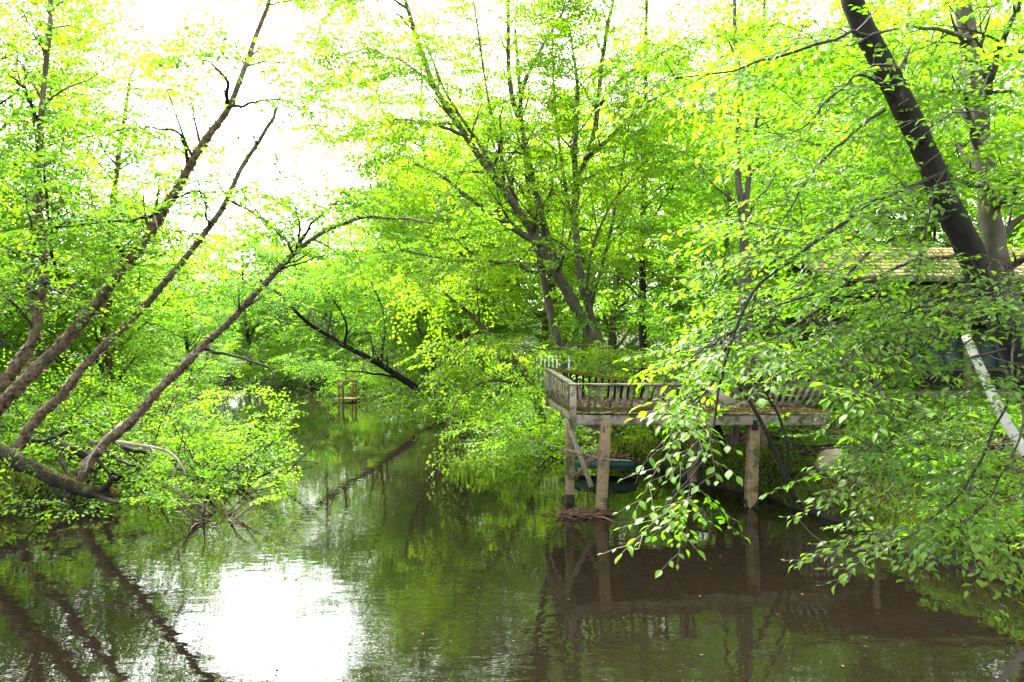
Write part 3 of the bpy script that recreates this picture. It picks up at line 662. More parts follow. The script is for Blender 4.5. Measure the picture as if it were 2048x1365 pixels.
BIRCH_LINES = [[(20, 750), (65, 680), (85, 570), (80, 400)], [(0, 810), (130, 680), (240, 545), (330, 420), (400, 300), (455, 215)], [(55, 862), (200, 700), (310, 590), (430, 440), (490, 330), (550, 225)], [(185, 915), (330, 770), (480, 620), (590, 505), (650, 462), (730, 438)]]
def off_birches(P):
    rr = np.random.default_rng(16).random(len(P)); k = np.ones(len(P), bool)
    for L_ in BIRCH_LINES: k &= ~((line_dist(P, L_) < 30) & (rr < .8) & (P[:, 1] < 14))
    return k
def clear_view(P):
    px, py = project(P); near = P[:, 1] < 12
    deck_zone = (px > 1085) & (px < 1260) & (py > 725) & (py < 1060) & (P[:, 1] < 13.5)
    mid_zone = (px > 1440) & (px < 1680) & (py > 830) & (py < 1020) & near & (np.random.default_rng(9).random(len(P)) < .85)
    dk2 = (px > 1400) & (px < 1640) & (py > 745) & (py < 835) & near & (np.random.default_rng(8).random(len(P)) < .6)
    post_zone = (px > 1455) & (px < 1540) & (py > 850) & (py < 1025) & near
    open_w = near & (px < np.interp(py, [500, 700, 850, 1000, 1150], [1170, 1265, 1300, 1280, 1240])) & (py > 450)
    deep = (py > np.interp(px, [1200, 1350, 1420, 1520, 1600, 1750, 2048], [1150, 1165, 1060, 1060, 1085, 1170, 1150]))
    tx = np.interp(py, [0, 175, 310, 425, 540, 630, 740], [1705, 1790, 1850, 1905, 1955, 1995, 2048])
    clump = (px > 1200) & (px < 1440) & (py > 780) & near & (np.random.default_rng(34).random(len(P)) < .35)
    pole = (line_dist(P, [(2060, 930), (2010, 840), (1965, 745), (1932, 672)]) < 38) & (np.random.default_rng(35).random(len(P)) < .7)
    deck_zone = deck_zone | clump | pole
    t2 = np.interp(py, [0, 60, 190, 300, 400, 490, 580], [1922, 1935, 1955, 1966, 1978, 1990, 2012])
    deep |= (np.abs(px - t2) < 48) & (py < 520) & (P[:, 1] < 10.9) & (np.random.default_rng(24).random(len(P)) < .75)
    deep |= (np.abs(px - tx) < 62) & (py < 560) & (P[:, 1] < 8.4) & (np.random.default_rng(4).random(len(P)) < .8)
    return not_near(P) & ~deck_zone & ~mid_zone & ~dk2 & ~post_zone & ~open_w & ~deep

LINE = np.array([(890, 815), (850, 790), (800, 755), (735, 715), (670, 680), (610, 640)], float)
def off_trunk(P):
    px, py = project(P); q = np.stack([px, py], -1); best = np.full(len(P), 1e9)
    for a_, c_ in zip(LINE[:-1], LINE[1:]):
        d = c_ - a_; t = np.clip(((q - a_) @ d) / (d @ d), 0, 1); best = np.minimum(best, np.linalg.norm(q - a_ - t[:, None] * d, axis=1))
    rr = np.random.default_rng(3).random(len(P))
    water = (px < 870) & (py > 745)
    return ~((best < 45) & (rr < .9)) & ~water & maple_keep(P)
def t2_keep(P):
    px, py = project(P); rr = np.random.default_rng(25).random(len(P)); t2 = np.interp(py, [0, 60, 190, 300, 400, 490, 580], [1922, 1935, 1955, 1966, 1978, 1990, 2012]); tx = np.interp(py, [0, 175, 310, 425, 540, 630, 740], [1705, 1790, 1850, 1905, 1955, 1995, 2048])
    return not_near(P) & ~((np.abs(px - t2) < 42) & (py < 520) & (P[:, 1] < 11) & (rr < .8)) & ~((np.abs(px - tx) < 48) & (py < 600) & (P[:, 1] < 8.4) & (rr < .85))
# central maple group
hero('maple_tree', 'large grey multi-stemmed maple behind the deck spreading yellow-green crown', 'tree', 41,
     [(PL((1205, 760, 20.5), (1195, 690, 20.5), (1150, 610, 20.5), (1075, 480, 20), (1000, 370, 19.5), (930, 270, 19), (860, 150, 18.5), (800, -30, 18)), .25, .05),
      (PL((1195, 700, 20.5), (1130, 580, 20.8), (1085, 440, 21), (1052, 300, 21), (1020, 170, 21), (1015, 0, 21), (1018, -120, 21)), .19, .04),
      (PL((1212, 740, 20.9), (1185, 640, 21), (1160, 540, 21), (1150, 390, 21.3), (1190, 260, 21.5), (1205, 110, 21.5), (1235, -40, 21.5)), .18, .05)],
     [(PL((1080, 490, 20), (1000, 440, 19), (935, 395, 18), (880, 350, 17.5), (830, 330, 17)), .11, .02),
      (PL((1085, 535, 20.5), (1000, 525, 19), (930, 522, 18), (870, 515, 17), (800, 500, 16)), .09, .015),
      (PL((1152, 385, 21.3), (1150, 280, 21), (1155, 180, 21), (1140, 60, 21)), .12, .03),
      (PL((1170, 320, 21.4), (1230, 265, 20.5), (1280, 215, 20), (1340, 180, 19)), .10, .02),
      (PL((1200, 210, 21.5), (1250, 150, 21), (1320, 110, 20.5), (1400, 60, 20)), .08, .015),
      (PL((1035, 230, 21), (1060, 140, 20.5), (1110, 50, 20), (1140, 0, 20)), .07, .02),
      (PL((1010, 385, 19.6), (960, 290, 19.5), (900, 200, 19), (840, 60, 18.5)), .09, .02),
      (PL((1190, 660, 20.7), (1175, 560, 20), (1200, 450, 19.5), (1260, 360, 19), (1310, 300, 18.5)), .07, .015),
      (PL((930, 270, 19), (870, 250, 18), (800, 240, 17), (740, 250, 16.5)), .06, .012),
      (PL((880, 190, 18.8), (830, 140, 18), (770, 110, 17), (700, 100, 16)), .05, .01), (PL((820, 20, 18.2), (760, -10, 17.5), (690, 20, 17)), .05, .01),
      (PL((1140, 600, 20.6), (1045, 430, 20), (988, 250, 19.6), (955, 60, 19.5), (945, -40, 19.5)), .075, .02), (PL((1165, 530, 21), (1122, 320, 21.5), (1105, 120, 21.8), (1112, -40, 22)), .07, .02), (PL((1183, 610, 21), (1232, 410, 21.3), (1262, 210, 21.6), (1290, 0, 21.8)), .065, .018)],
     'bark_grey', 'leaf_maple', T_mid, 'lo', l1=(1.9, .25, 3.2), l2=(2.0, .2, 1.2), spm=1.4, tint=.68, keep=maple_keep)
hero('grey_tree', 'slender pale grey tree with smooth straight trunk just left of the maple', 'tree', 42,
     [(PL((1128, 760, 22), (1120, 705, 22), (1095, 600, 22), (1080, 520, 22), (1060, 400, 22), (1045, 250, 22), (1030, 60, 22)), .2, .05)],
     [(PL((1062, 410, 22), (1010, 330, 21), (970, 260, 20.5)), .06, .015)], 'bark_grey', 'leaf_maple', T_mid, 'lo', l1=(1.3, .3, 2.6), l2=(2, .2, 1), spm=1.6, stem_t=.45)
hero('dark_tree', 'straight dark trunked tree standing right of the maple behind the deck', 'tree', 43,
     [(PL((1288, 760, 23), (1286, 690, 23), (1284, 560, 23), (1283, 450, 23), (1292, 330, 23), (1290, 150, 23), (1295, -30, 23)), .19, .05)],
     [(PL((1285, 480, 23), (1340, 380, 22), (1400, 300, 21)), .06, .012), (PL((1284, 600, 23), (1240, 560, 22), (1190, 560, 21)), .05, .01)], 'bark_dark', 'leaf_fresh', T_mid, 'lo', l1=(1.4, .3, 2.8), l2=(2, .2, 1), spm=1.6)
hero('forked_tree', 'slim forked tree with pale trunk between the maple and the black leaning trunk', 'tree', 44,
     [(PL((1500, 720, 16), (1490, 500, 16), (1478, 330, 16), (1476, 180, 16), (1468, -30, 16)), .13, .04), (PL((1488, 470, 16), (1500, 330, 16), (1520, 180, 16.3), (1530, -20, 16.5)), .09, .03)],
     [(PL((1480, 260, 16), (1470, 120, 15.8), (1450, 70, 15.7)), .05, .015)], 'bark_grey', 'leaf_fresh', T_mid, 'lo', l1=(1.6, .3, 2.4), l2=(2.2, .2, 1), spm=1.7, tint=.5)
# leaning trees over the creek
hero('leaning_tree', 'black trunk leaning far out over the creek with mirrored reflection', 'tree', 45,
     [(PL((882, 815, 31), (850, 790, 30.5), (800, 755, 30), (735, 715, 29.5), (670, 680, 29), (610, 640, 28.5), (560, 590, 28), (520, 560, 27.5)), .24, .04)],
     [(PL((800, 755, 30), (720, 745, 29), (650, 740, 28)), .06, .015), (PL((690, 690, 29), (690, 640, 28.5), (640, 560, 28)), .07, .015), (PL((760, 730, 29.7), (770, 640, 29), (740, 560, 28.5), (700, 480, 28)), .07, .015)],
     'bark_dark', 'leaf_cool', T_mid, 'lo', l1=(2.2, .4, 2.8), l2=(2.4, .15, 1.2), spm=1.6, sc=1.2, keep=off_trunk)
for k, (pp, lab) in enumerate([(((905, 770, 30), (880, 740, 30), (860, 700, 29.5), (830, 640, 29), (810, 560, 28.5)), 'left of three slanting brown trunks at the far bend of the bank'),
                               (((925, 770, 30.5), (900, 730, 30), (872, 690, 30), (850, 620, 29.5), (850, 520, 29)), 'middle of three slanting brown trunks at the far bend of the bank'),
                               (((935, 765, 31), (915, 725, 31), (895, 690, 31), (880, 600, 31), (890, 480, 31)), 'right of three slanting brown trunks at the far bend of the bank')]):
    hero('slanting_tree', lab, 'tree', 46 + k, [(PL(*pp), .19, .05)], [], 'bark_brown', ['leaf_cool', 'leaf_fresh', 'leaf_maple'][k], T_mid, 'lo', l1=(2.0, .3, 2.6), l2=(2, .15, 1.1), spm=1.3, sc=1.2, group='slanting trunks at the far bend', stem_t=.45, keep=off_trunk)
hero('drooping_tree', 'leaning reddish trunk with drooping bright yellow-green boughs left of the deck', 'tree', 50,
     [(PL((1075, 800, 21.5), (1058, 760, 21), (1030, 720, 20.5), (990, 680, 20), (960, 650, 19.7), (930, 620, 19.5), (880, 580, 19), (840, 540, 18.7)), .15, .03)],
     [(PL((1062, 772, 21), (1030, 765, 19.5), (985, 762, 18.2), (940, 775, 17.3), (915, 800, 16.8), (900, 840, 16.5), (885, 880, 16.2)), .055, .008),
      (PL((965, 655, 19.8), (930, 690, 18.5), (890, 740, 17.5), (860, 800, 17)), .03, .006), (PL((985, 675, 20), (960, 720, 19), (930, 760, 18), (905, 800, 17.6)), .03, .006),
      (PL((1000, 690, 20), (1040, 690, 19), (1090, 700, 18), (1150, 690, 17.5), (1230, 700, 17), (1300, 715, 16.5)), .04, .006),
      (PL((960, 650, 19.7), (955, 590, 19), (950, 520, 18.6)), .035, .008)],
     'bark_brown', 'leaf_maple', T_mid, 'mid', l1=(1.8, .3, 1.4), l2=(2.2, .15, .7), spm=1.3, bias=(0, 0, -.03), droop=-.25, tint=.72, sc=.95, limb_l1=2.2, keep=off_trunk)

# ------------------------------------------------------------------ river birches on the left bank
def flakes(t, stems, rng, n, size=.10):
    g = Geo()
    for P, r in stems:
        m = int(n * (.5 + len(stems) * .0)); i = rng.integers(0, len(P) - 1, m); u = rng.random(m)[:, None]; c = P[i] * (1 - u) + P[i + 1] * u
        keep = rng.random(m) < np.clip(1.2 - i / len(P) * 1.2, .12, 1); c, i = c[keep], i[keep]; m = len(c)
        T = P[i + 1] - P[i]; T /= np.linalg.norm(T, axis=1, keepdims=True); q = rng.normal(0, 1, (m, 3)); q[:, 2] -= .5; q -= T * (q * T).sum(1, keepdims=True); q /= np.linalg.norm(q, axis=1, keepdims=True)
        s = np.cross(T, q); rad = r[i][:, None]; L = size * np.clip(rad / .09, .2, 1.1) * rng.uniform(.4, 1.3, (m, 1)); w = L * rng.uniform(.35, .8, (m, 1)); sg = rng.choice([-1, 1], (m, 1))
        p0 = c + q * rad * .98; out1 = p0 + T * sg * L * .5 + q * L * .12; out2 = p0 + T * sg * L * .8 + q * L * rng.uniform(.25, .6, (m, 1)) + s * rng.normal(0, .2, (m, 1)) * L
        V = np.stack([p0 - s * w, p0 + s * w, out1 + s * w * .9, out1 - s * w * .9, out2 + s * w * .5, out2 - s * w * .5], 1)
        o_ = (np.arange(m) * 6)[:, None, None]; g.add(V.reshape(-1, 3), [(np.array([[0, 1, 2, 3], [3, 2, 4, 5]])[None] + o_).reshape(-1, 4)], np.repeat(rng.random(m), 6))
    o = g.build('peeling_bark', M['bark_flake'], t); o['kind'] = 'stuff'
def birch_keep(P):
    px, py = project(P); sky_gap = (px > 395) & (px < 720) & (py > 215) & (py < 345); sg2 = (px > 330) & (px < 640) & (py < 60)
    rr = np.random.default_rng(5).random(len(P)); water = (py > 700) & (px > 300)
    return not_near(P) & off_birches(P) & ~(sky_gap & (rr < .35)) & ~(sg2 & (rr < .15)) & ~(water & (rr < .85)) & ~(py > 850)
def birch(lab, seed, stem, limbs, fl, r0, r1, **kw):
    t, st, lb = hero('river_birch', lab, 'tree', seed, [(stem, r0, r1)], limbs, 'bark_birch', 'leaf_birch', T_birch, 'mid', group='river birches leaning over the left bank', keep=birch_keep, limbm='bark_dark', **kw)
    flakes(t, st, np.random.default_rng(seed + 500), fl)
birch('river birch farthest left, steepest of the four shaggy peeling trunks', 61, PL((-40, 840, 14.5), (20, 750, 14.4), (65, 680, 14.3), (85, 570, 14.2), (82, 470, 14), (75, 380, 13.8), (80, 250, 13.5), (100, 60, 13), (105, -60, 13)),
      [(PL((85, 565, 14.2), (115, 560, 13.5), (105, 500, 13), (95, 400, 12.7), (90, 330, 12.5)), .05, .015), (PL((95, 460, 13.9), (140, 445, 13.2), (200, 440, 12.6), (270, 445, 12.2)), .04, .01),
       (PL((85, 570, 14.2), (130, 590, 13.5), (190, 630, 13)), .04, .01), (PL((80, 250, 13.5), (50, 180, 13), (20, 150, 12.6)), .05, .01), (PL((78, 350, 13.7), (30, 330, 13), (-30, 300, 12.4)), .05, .01)],
      1300, .135, .035, l1=(3.0, .25, 3.0), l2=(2.4, .15, 1.0), spm=1.6, tint=.62, dens=(1.3, 2.2))
birch('thickest shaggy river birch leaning right and reaching the top of the picture', 62, PL((-60, 870, 13.8), (0, 810, 13.7), (130, 680, 13.5), (240, 545, 13.2), (330, 420, 12.9), (400, 300, 12.5), (455, 215, 12.2), (510, 80, 12), (550, -30, 11.8)),
      [(PL((455, 215, 12.2), (450, 160, 11.8), (420, 125, 11.5), (380, 118, 11.2)), .04, .01), (PL((455, 215, 12.2), (500, 208, 11.8), (550, 200, 11.4), (610, 215, 11.2)), .035, .008),
       (PL((378, 335, 12.7), (362, 270, 12.2), (300, 255, 11.8), (230, 262, 11.5)), .035, .008), (PL((330, 420, 12.9), (280, 440, 12.4), (200, 445, 12), (110, 455, 11.5)), .04, .01), (PL((240, 545, 13.2), (245, 500, 12.8), (212, 492, 12.4)), .035, .02),
       (PL((345, 395, 12.8), (400, 385, 12.3), (420, 440, 12)), .025, .008)],
      2300, .155, .03, l1=(2.6, .3, 2.0), l2=(2.2, .2, .8), spm=1.8, tint=.6, stem_t=.55)
birch('slimmer shaggy river birch leaning right, its snapped top against the white sky', 63, PL((55, 862, 14), (130, 780, 13.8), (200, 700, 13.6), (310, 590, 13.2), (430, 440, 12.6), (490, 330, 12.2), (540, 250, 11.9), (556, 215, 11.8)),
      [(PL((515, 290, 12), (500, 265, 11.8), (475, 270, 11.6)), .02, .006), (PL((455, 395, 12.4), (510, 430, 11.9), (560, 470, 11.5), (590, 510, 11.2)), .03, .008), (PL((420, 455, 12.6), (405, 400, 12.2), (398, 375, 12)), .025, .008)],
      1700, .105, .022, l1=(1.0, .5, .9), l2=(1.6, .2, .6), spm=1.2, tint=.6, stem_t=.6)
birch('lowest river birch, arching right across the creek with a drooping tip', 64, PL((185, 915, 13.6), (260, 845, 13.4), (330, 770, 13.2), (400, 700, 12.9), (480, 620, 12.6), (545, 550, 12.3), (590, 505, 12.1), (650, 462, 11.8), (730, 438, 11.5), (800, 438, 11.2), (865, 450, 11)),
      [(PL((588, 508, 12.1), (572, 480, 11.8), (530, 440, 11.5), (490, 395, 11.2)), .035, .008), (PL((592, 505, 12.1), (600, 470, 11.9), (590, 420, 11.7), (560, 370, 11.5)), .035, .008), (PL((598, 490, 12), (630, 440, 11.7), (680, 400, 11.4), (720, 360, 11.2)), .03, .008),
       (PL((410, 700, 12.9), (470, 715, 12.3), (535, 735, 11.8), (560, 780, 11.5)), .035, .01), (PL((555, 540, 12.3), (620, 520, 11.8), (680, 500, 11.4)), .02, .006)],
      2000, .10, .014, l1=(1.7, .45, 1.2), l2=(2.6, .2, .7), spm=2.0, tint=.52, stem_t=.58)

# ------------------------------------------------------------------ fallen mossy log and snags at the left bank
rng = np.random.default_rng(71)
log = thing('fallen_log', (-8, 13.2, 0), 'dark mossy fallen log dipping into the water at far left', 'log')
P, r = limb(PL((-90, 860, 14), (0, 905, 13.6), (80, 945, 13.4), (150, 972, 13.3), (205, 985, 13.2), (240, 992, 13.1)), .17, .085, 30, 1, .035, rng); r[-3:] *= [.8, .5, .15]
g = Geo(); g.tube(P, r, 14, rough=.11, rng=rng); g.build('trunk', M['log'], log, True)
i_ = rng.integers(0, 28, 2600); u_ = rng.random((2600, 1)); lp = P[i_] * (1 - u_) + P[i_ + 1] * u_; a_ = rng.normal(0, .75, 2600)
lp = lp + np.stack([.35 * np.sin(a_) * r[i_], -.9 * np.sin(a_) * r[i_], np.cos(a_) * r[i_]], -1); o = scatter(2600, lambda n: lp.copy(), .035, rng, .5).build('moss', M['moss'], log); o['kind'] = 'stuff'
for pts, r0 in [(((200, 985, 13.2), (215, 970, 13), (225, 955, 12.9)), .08), (((180, 985, 13.2), (215, 1000, 12.9), (235, 1005, 12.7)), .06), (((90, 950, 13.4), (110, 985, 13.2), (140, 995, 13.1)), .05)]:
    P, r = limb(PL(*pts), r0, r0 * .5, 8, 1, .01, rng); g = Geo(); g.tube(P, r, 8, rough=.08, rng=rng); g.build('branch_stub', M['log'], log, True)
root = thing('root_mound', (-10, 14.5, .3), 'dark tangle of exposed roots on the bank under the birches', 'roots')
for k in range(9):
    a = rng.uniform(-.6, .6); p = at(rng.uniform(-20, 250), rng.uniform(880, 900), rng.uniform(13.6, 15)); Q = wander(rng, p, np.array([math.cos(a), -.3 + .6 * math.sin(a), -.12]), rng.uniform(1, 2), 12, .2, (0, 0, -.01))
    g = Geo(); g.tube(Q, np.linspace(rng.uniform(.05, .1), .02, 13), 7, rough=.06, rng=rng); g.build('root', M['log'], root, True)
for pts, lab in [(((240, 850, 12.6), (215, 872, 12.2), (196, 892, 12), (178, 918, 11.8), (170, 945, 11.7)), 'short bare grey snag dangling over the left bank water'),
                 (((235, 885, 12), (300, 895, 11.6), (340, 905, 11.4), (360, 925, 11.2), (372, 950, 11.1)), 'crooked grey dead branch dipping towards the water beside the birches')]:
    s = thing('dead_branch', at(*pts[0]), lab, 'branch'); P, r = limb(PL(*pts), .035, .012, 16, 1, .01, rng); g = Geo(); g.tube(P, r, 6, rough=.06, rng=rng); g.build('stem', M['twig_pale'], s, True)
    g = Geo()
    for Q, rr in sub_branches(rng, [(P, r)], 6, .2, .5, wob=.25, rend=.003): g.tube(Q, rr, 4, cap=False)
    o = g.build('twigs', M['twig_pale'], s); o['kind'] = 'stuff'
lg = thing('floating_log', at(340, 862, 22), 'grey log lying in the water at the left bank edge', 'log')
P, r = limb(np.array([(-12.2, 22.4, .08), (-11.4, 22.0, .1), (-10.3, 21.8, .06)]), .13, .09, 10, 1, .02, rng); g = Geo(); g.tube(P, r, 9, rough=.06, rng=rng); g.build('trunk', M['grey_board'], lg, True)
P, r = limb(np.array([(-11.2, 22.0, .1), (-10.6, 21.5, .12), (-10.2, 21.6, .10)]), .06, .03, 8, 1, .02, rng); g = Geo(); g.tube(P, r, 7); g.build('branch_stub', M['grey_board'], lg, True)

# ------------------------------------------------------------------ shrubs
def shrub(name, lab, seed, base, size, leafm, temps, kind, n=10, h=1.8, spread=1.0, spm=4.5, sc=1.0, tint=.5, group=None, lean=(0, 0, 0), keep=None, cat='shrub', twigm='twig', bare=0):
    rng = np.random.default_rng(seed); base = np.array(base, float); base[2] = max(gz(base[0], base[1]), -.05) if len(base) > 2 else 0
    t = thing(name, base, lab, cat, group); st = []
    for k in range(n):
        a = rng.uniform(0, 6.28); d = np.array([math.cos(a) * spread, math.sin(a) * spread, rng.uniform(.5, 1.3)]) + np.array(lean)
        L = h * rng.uniform(.6, 1.15); p = base + np.array([rng.normal(0, size * .35), rng.normal(0, size * .25), -.1])
        Q = wander(rng, p, d, L, 9, .14, (0, 0, -.02)); st.append((Q, np.linspace(.022, .006, 10)))
    a = sub_branches(rng, st, 3.2, .2, h * .5, wob=.2, rend=.003); spr = along(rng, a, spm, .1, flat=.6, droop=-.02)
    g = [s for s in st]
    finish_tree(t, rng, g, [], a, spr, temps, 'bark_dark' if not bare else 'twig_pale' if 'twig_pale' in M and False else 'bark_brown', leafm, kind, sc, 4, 0, twigm, tint, keep, .4, crown='foliage')
    return t
def wp(px, py, d): p = at(px, py, d); return (p[0], p[1], 0)
lg_ = 'bright shrubs on the left bank'
def left_keep(P):
    px, py = project(P); return off_birches(P) & ~((px > 430) & (py < 690)) & ~(py > 1010) & ~((px > 560) & (py < 780)) & ~(px > 590)
shrub('leafy_shrub', 'lush yellow-green shrub spilling over the left bank below the birches', 81, wp(310, 850, 15.8), 2.4, 'leaf_birch', T_shrub, 'mid', 26, 2.8, 1.0, 4.6, 1.15, .55, lg_, (.25, -.1, 0), left_keep)
shrub('leafy_shrub', 'bright shrub overhanging the water at the tip of the left bank', 82, wp(400, 860, 14.8), 2.2, 'leaf_birch', T_shrub, 'mid', 22, 2.6, 1.0, 3.6, 1.15, .62, lg_, (.35, -.1, -.1), left_keep)
shrub('leafy_shrub', 'green shrub at the far left frame edge under the birch trunks', 83, wp(60, 860, 15.5), 1.4, 'leaf_birch', T_shrub, 'mid', 18, 2.2, 1.0, 5.5, 1.1, .55, lg_, (0, 0, 0), left_keep)
shrub('leafy_shrub', 'shrub between the two middle birch trunks on the left bank', 84, wp(210, 850, 17), 1.4, 'leaf_birch', T_shrub, 'mid', 18, 2.6, 1.0, 5.5, 1.15, .62, lg_, (.1, 0, 0), left_keep)
shrub('low_shrub', 'low leafy sprays hanging over the mossy fallen log', 85, wp(150, 930, 13.0), 1.0, 'leaf_birch', T_shrub, 'mid', 9, 1.2, 1.3, 3.2, 1.0, .6, lg_, (.1, -.2, -.3))
shrub('drowned_shrub', 'half bare twiggy shrub standing in the water off the left bank', 86, wp(440, 930, 12.6), .7, 'leaf_birch', T_shrub, 'mid', 12, 1.5, 1.2, 1.5, .9, .55, lg_, (.2, -.2, -.1), left_keep, twigm='twig_pale', bare=1)
shrub('twiggy_shrub', 'pale leafless twiggy thicket at the far end of the creek', 87, wp(650, 770, 47), 3.0, 'leaf_cool', T_mid, 'lo', 26, 4.5, .8, .35, 1.0, .5, None, twigm='twig_pale', bare=1)
rb = 'shrubs along the right bank'
for k, (px, py, d, s, h, lm, lab) in enumerate([
        (1060, 850, 20.5, 1.3, 1.7, 'leaf_cool', 'rounded green shrub at the water edge just left of the deck'),
        (1000, 835, 24.0, 1.4, 1.8, 'leaf_fresh', 'green shrub behind the slim stake on the right bank'),
        (940, 815, 28.0, 1.6, 1.9, 'leaf_fresh', 'shrub at the foot of the slanting trunks'),
        (860, 800, 34.0, 2.0, 2.2, 'leaf_cool', 'dense waterside shrub left of the black leaning trunk'),
        (780, 790, 39.0, 2.4, 2.4, 'leaf_fresh', 'waterside shrub near the middle of the far bank'),
        (720, 782, 42.0, 2.4, 2.6, 'leaf_cool', 'waterside shrub just behind the tiny landing frame'),
        (590, 775, 48.0, 3.0, 3.2, 'leaf_fresh', 'shrub at the far left bend of the creek'),
        (1130, 800, 19.0, 1.2, 1.5, 'leaf_fresh', 'leafy shrub peeking behind the left railing of the deck'),
        (1250, 770, 19.0, 1.4, 1.4, 'leaf_maple', 'yellow-green shrub behind the mossy back rail of the deck'),
        (1380, 770, 18.0, 1.4, 1.5, 'leaf_fresh', 'shrub behind the fallen grey board')]):
    shrub('bank_shrub', lab, 90 + k, wp(px, py, d), s, lm, T_mid, 'lo', 12 + int(s * 2), h, 1.0, 2.6 if d > 26 else 3.2, .8 + d * .012, .64, rb)
sap = thing('sapling', at(1592, 1000, 11.6), 'thin dark forked sapling leaning left in front of the deck', 'sapling')
rng = np.random.default_rng(121); stp = []
for pts, r0, r1 in [(((1592, 1002, 11.6), (1570, 950, 11.6), (1540, 880, 11.7), (1515, 830, 11.7), (1490, 790, 11.8), (1460, 762, 11.8), (1430, 755, 11.9)), .05, .015), (((1575, 960, 11.6), (1575, 900, 11.5), (1560, 840, 11.5), (1530, 780, 11.4), (1500, 700, 11.3), (1490, 640, 11.2)), .032, .008)]:
    P, r = limb(PL(*pts), r0, r1, 24, 1, .01, rng); stp.append((P, r))
a = sub_branches(rng, stp, 3.5, .35, 1.0, wob=.2, bias=(0, 0, -.01), rend=.003)
finish_tree(sap, rng, stp, [], a, along(rng, a, 1.6, .3), T_shrub, 'bark_dark', 'leaf_fresh', 'mid', .9, 7, keep=lambda P: ~((project(P)[0] > 1480) & (project(P)[0] < 1530) & (project(P)[1] > 830)), crown='foliage')
wt = thing('birch_tree', at(2048, 915, 10.2), 'slim white barked leaning trunk with dark bands on the right bank', 'tree')
P, r = limb(rooted(PL((2075, 950, 10.2), (2010, 840, 10.6), (1965, 745, 11), (1932, 672, 11.3))),   .078, .066, 16, 1, .006, rng); g = Geo(); g.tube(P, r, 12, rough=.02, rng=rng); g.build('trunk', M['bark_white'], wt, True)
for u in (.35, .68):
    i = int(u * 15); g = Geo(); d = P[i + 1] - P[i]; g.tube(np.array([P[i], P[i] + d * .12]), r[i] * 1.05, 12); g.build('dark_band', M['dark_wood'], wt)

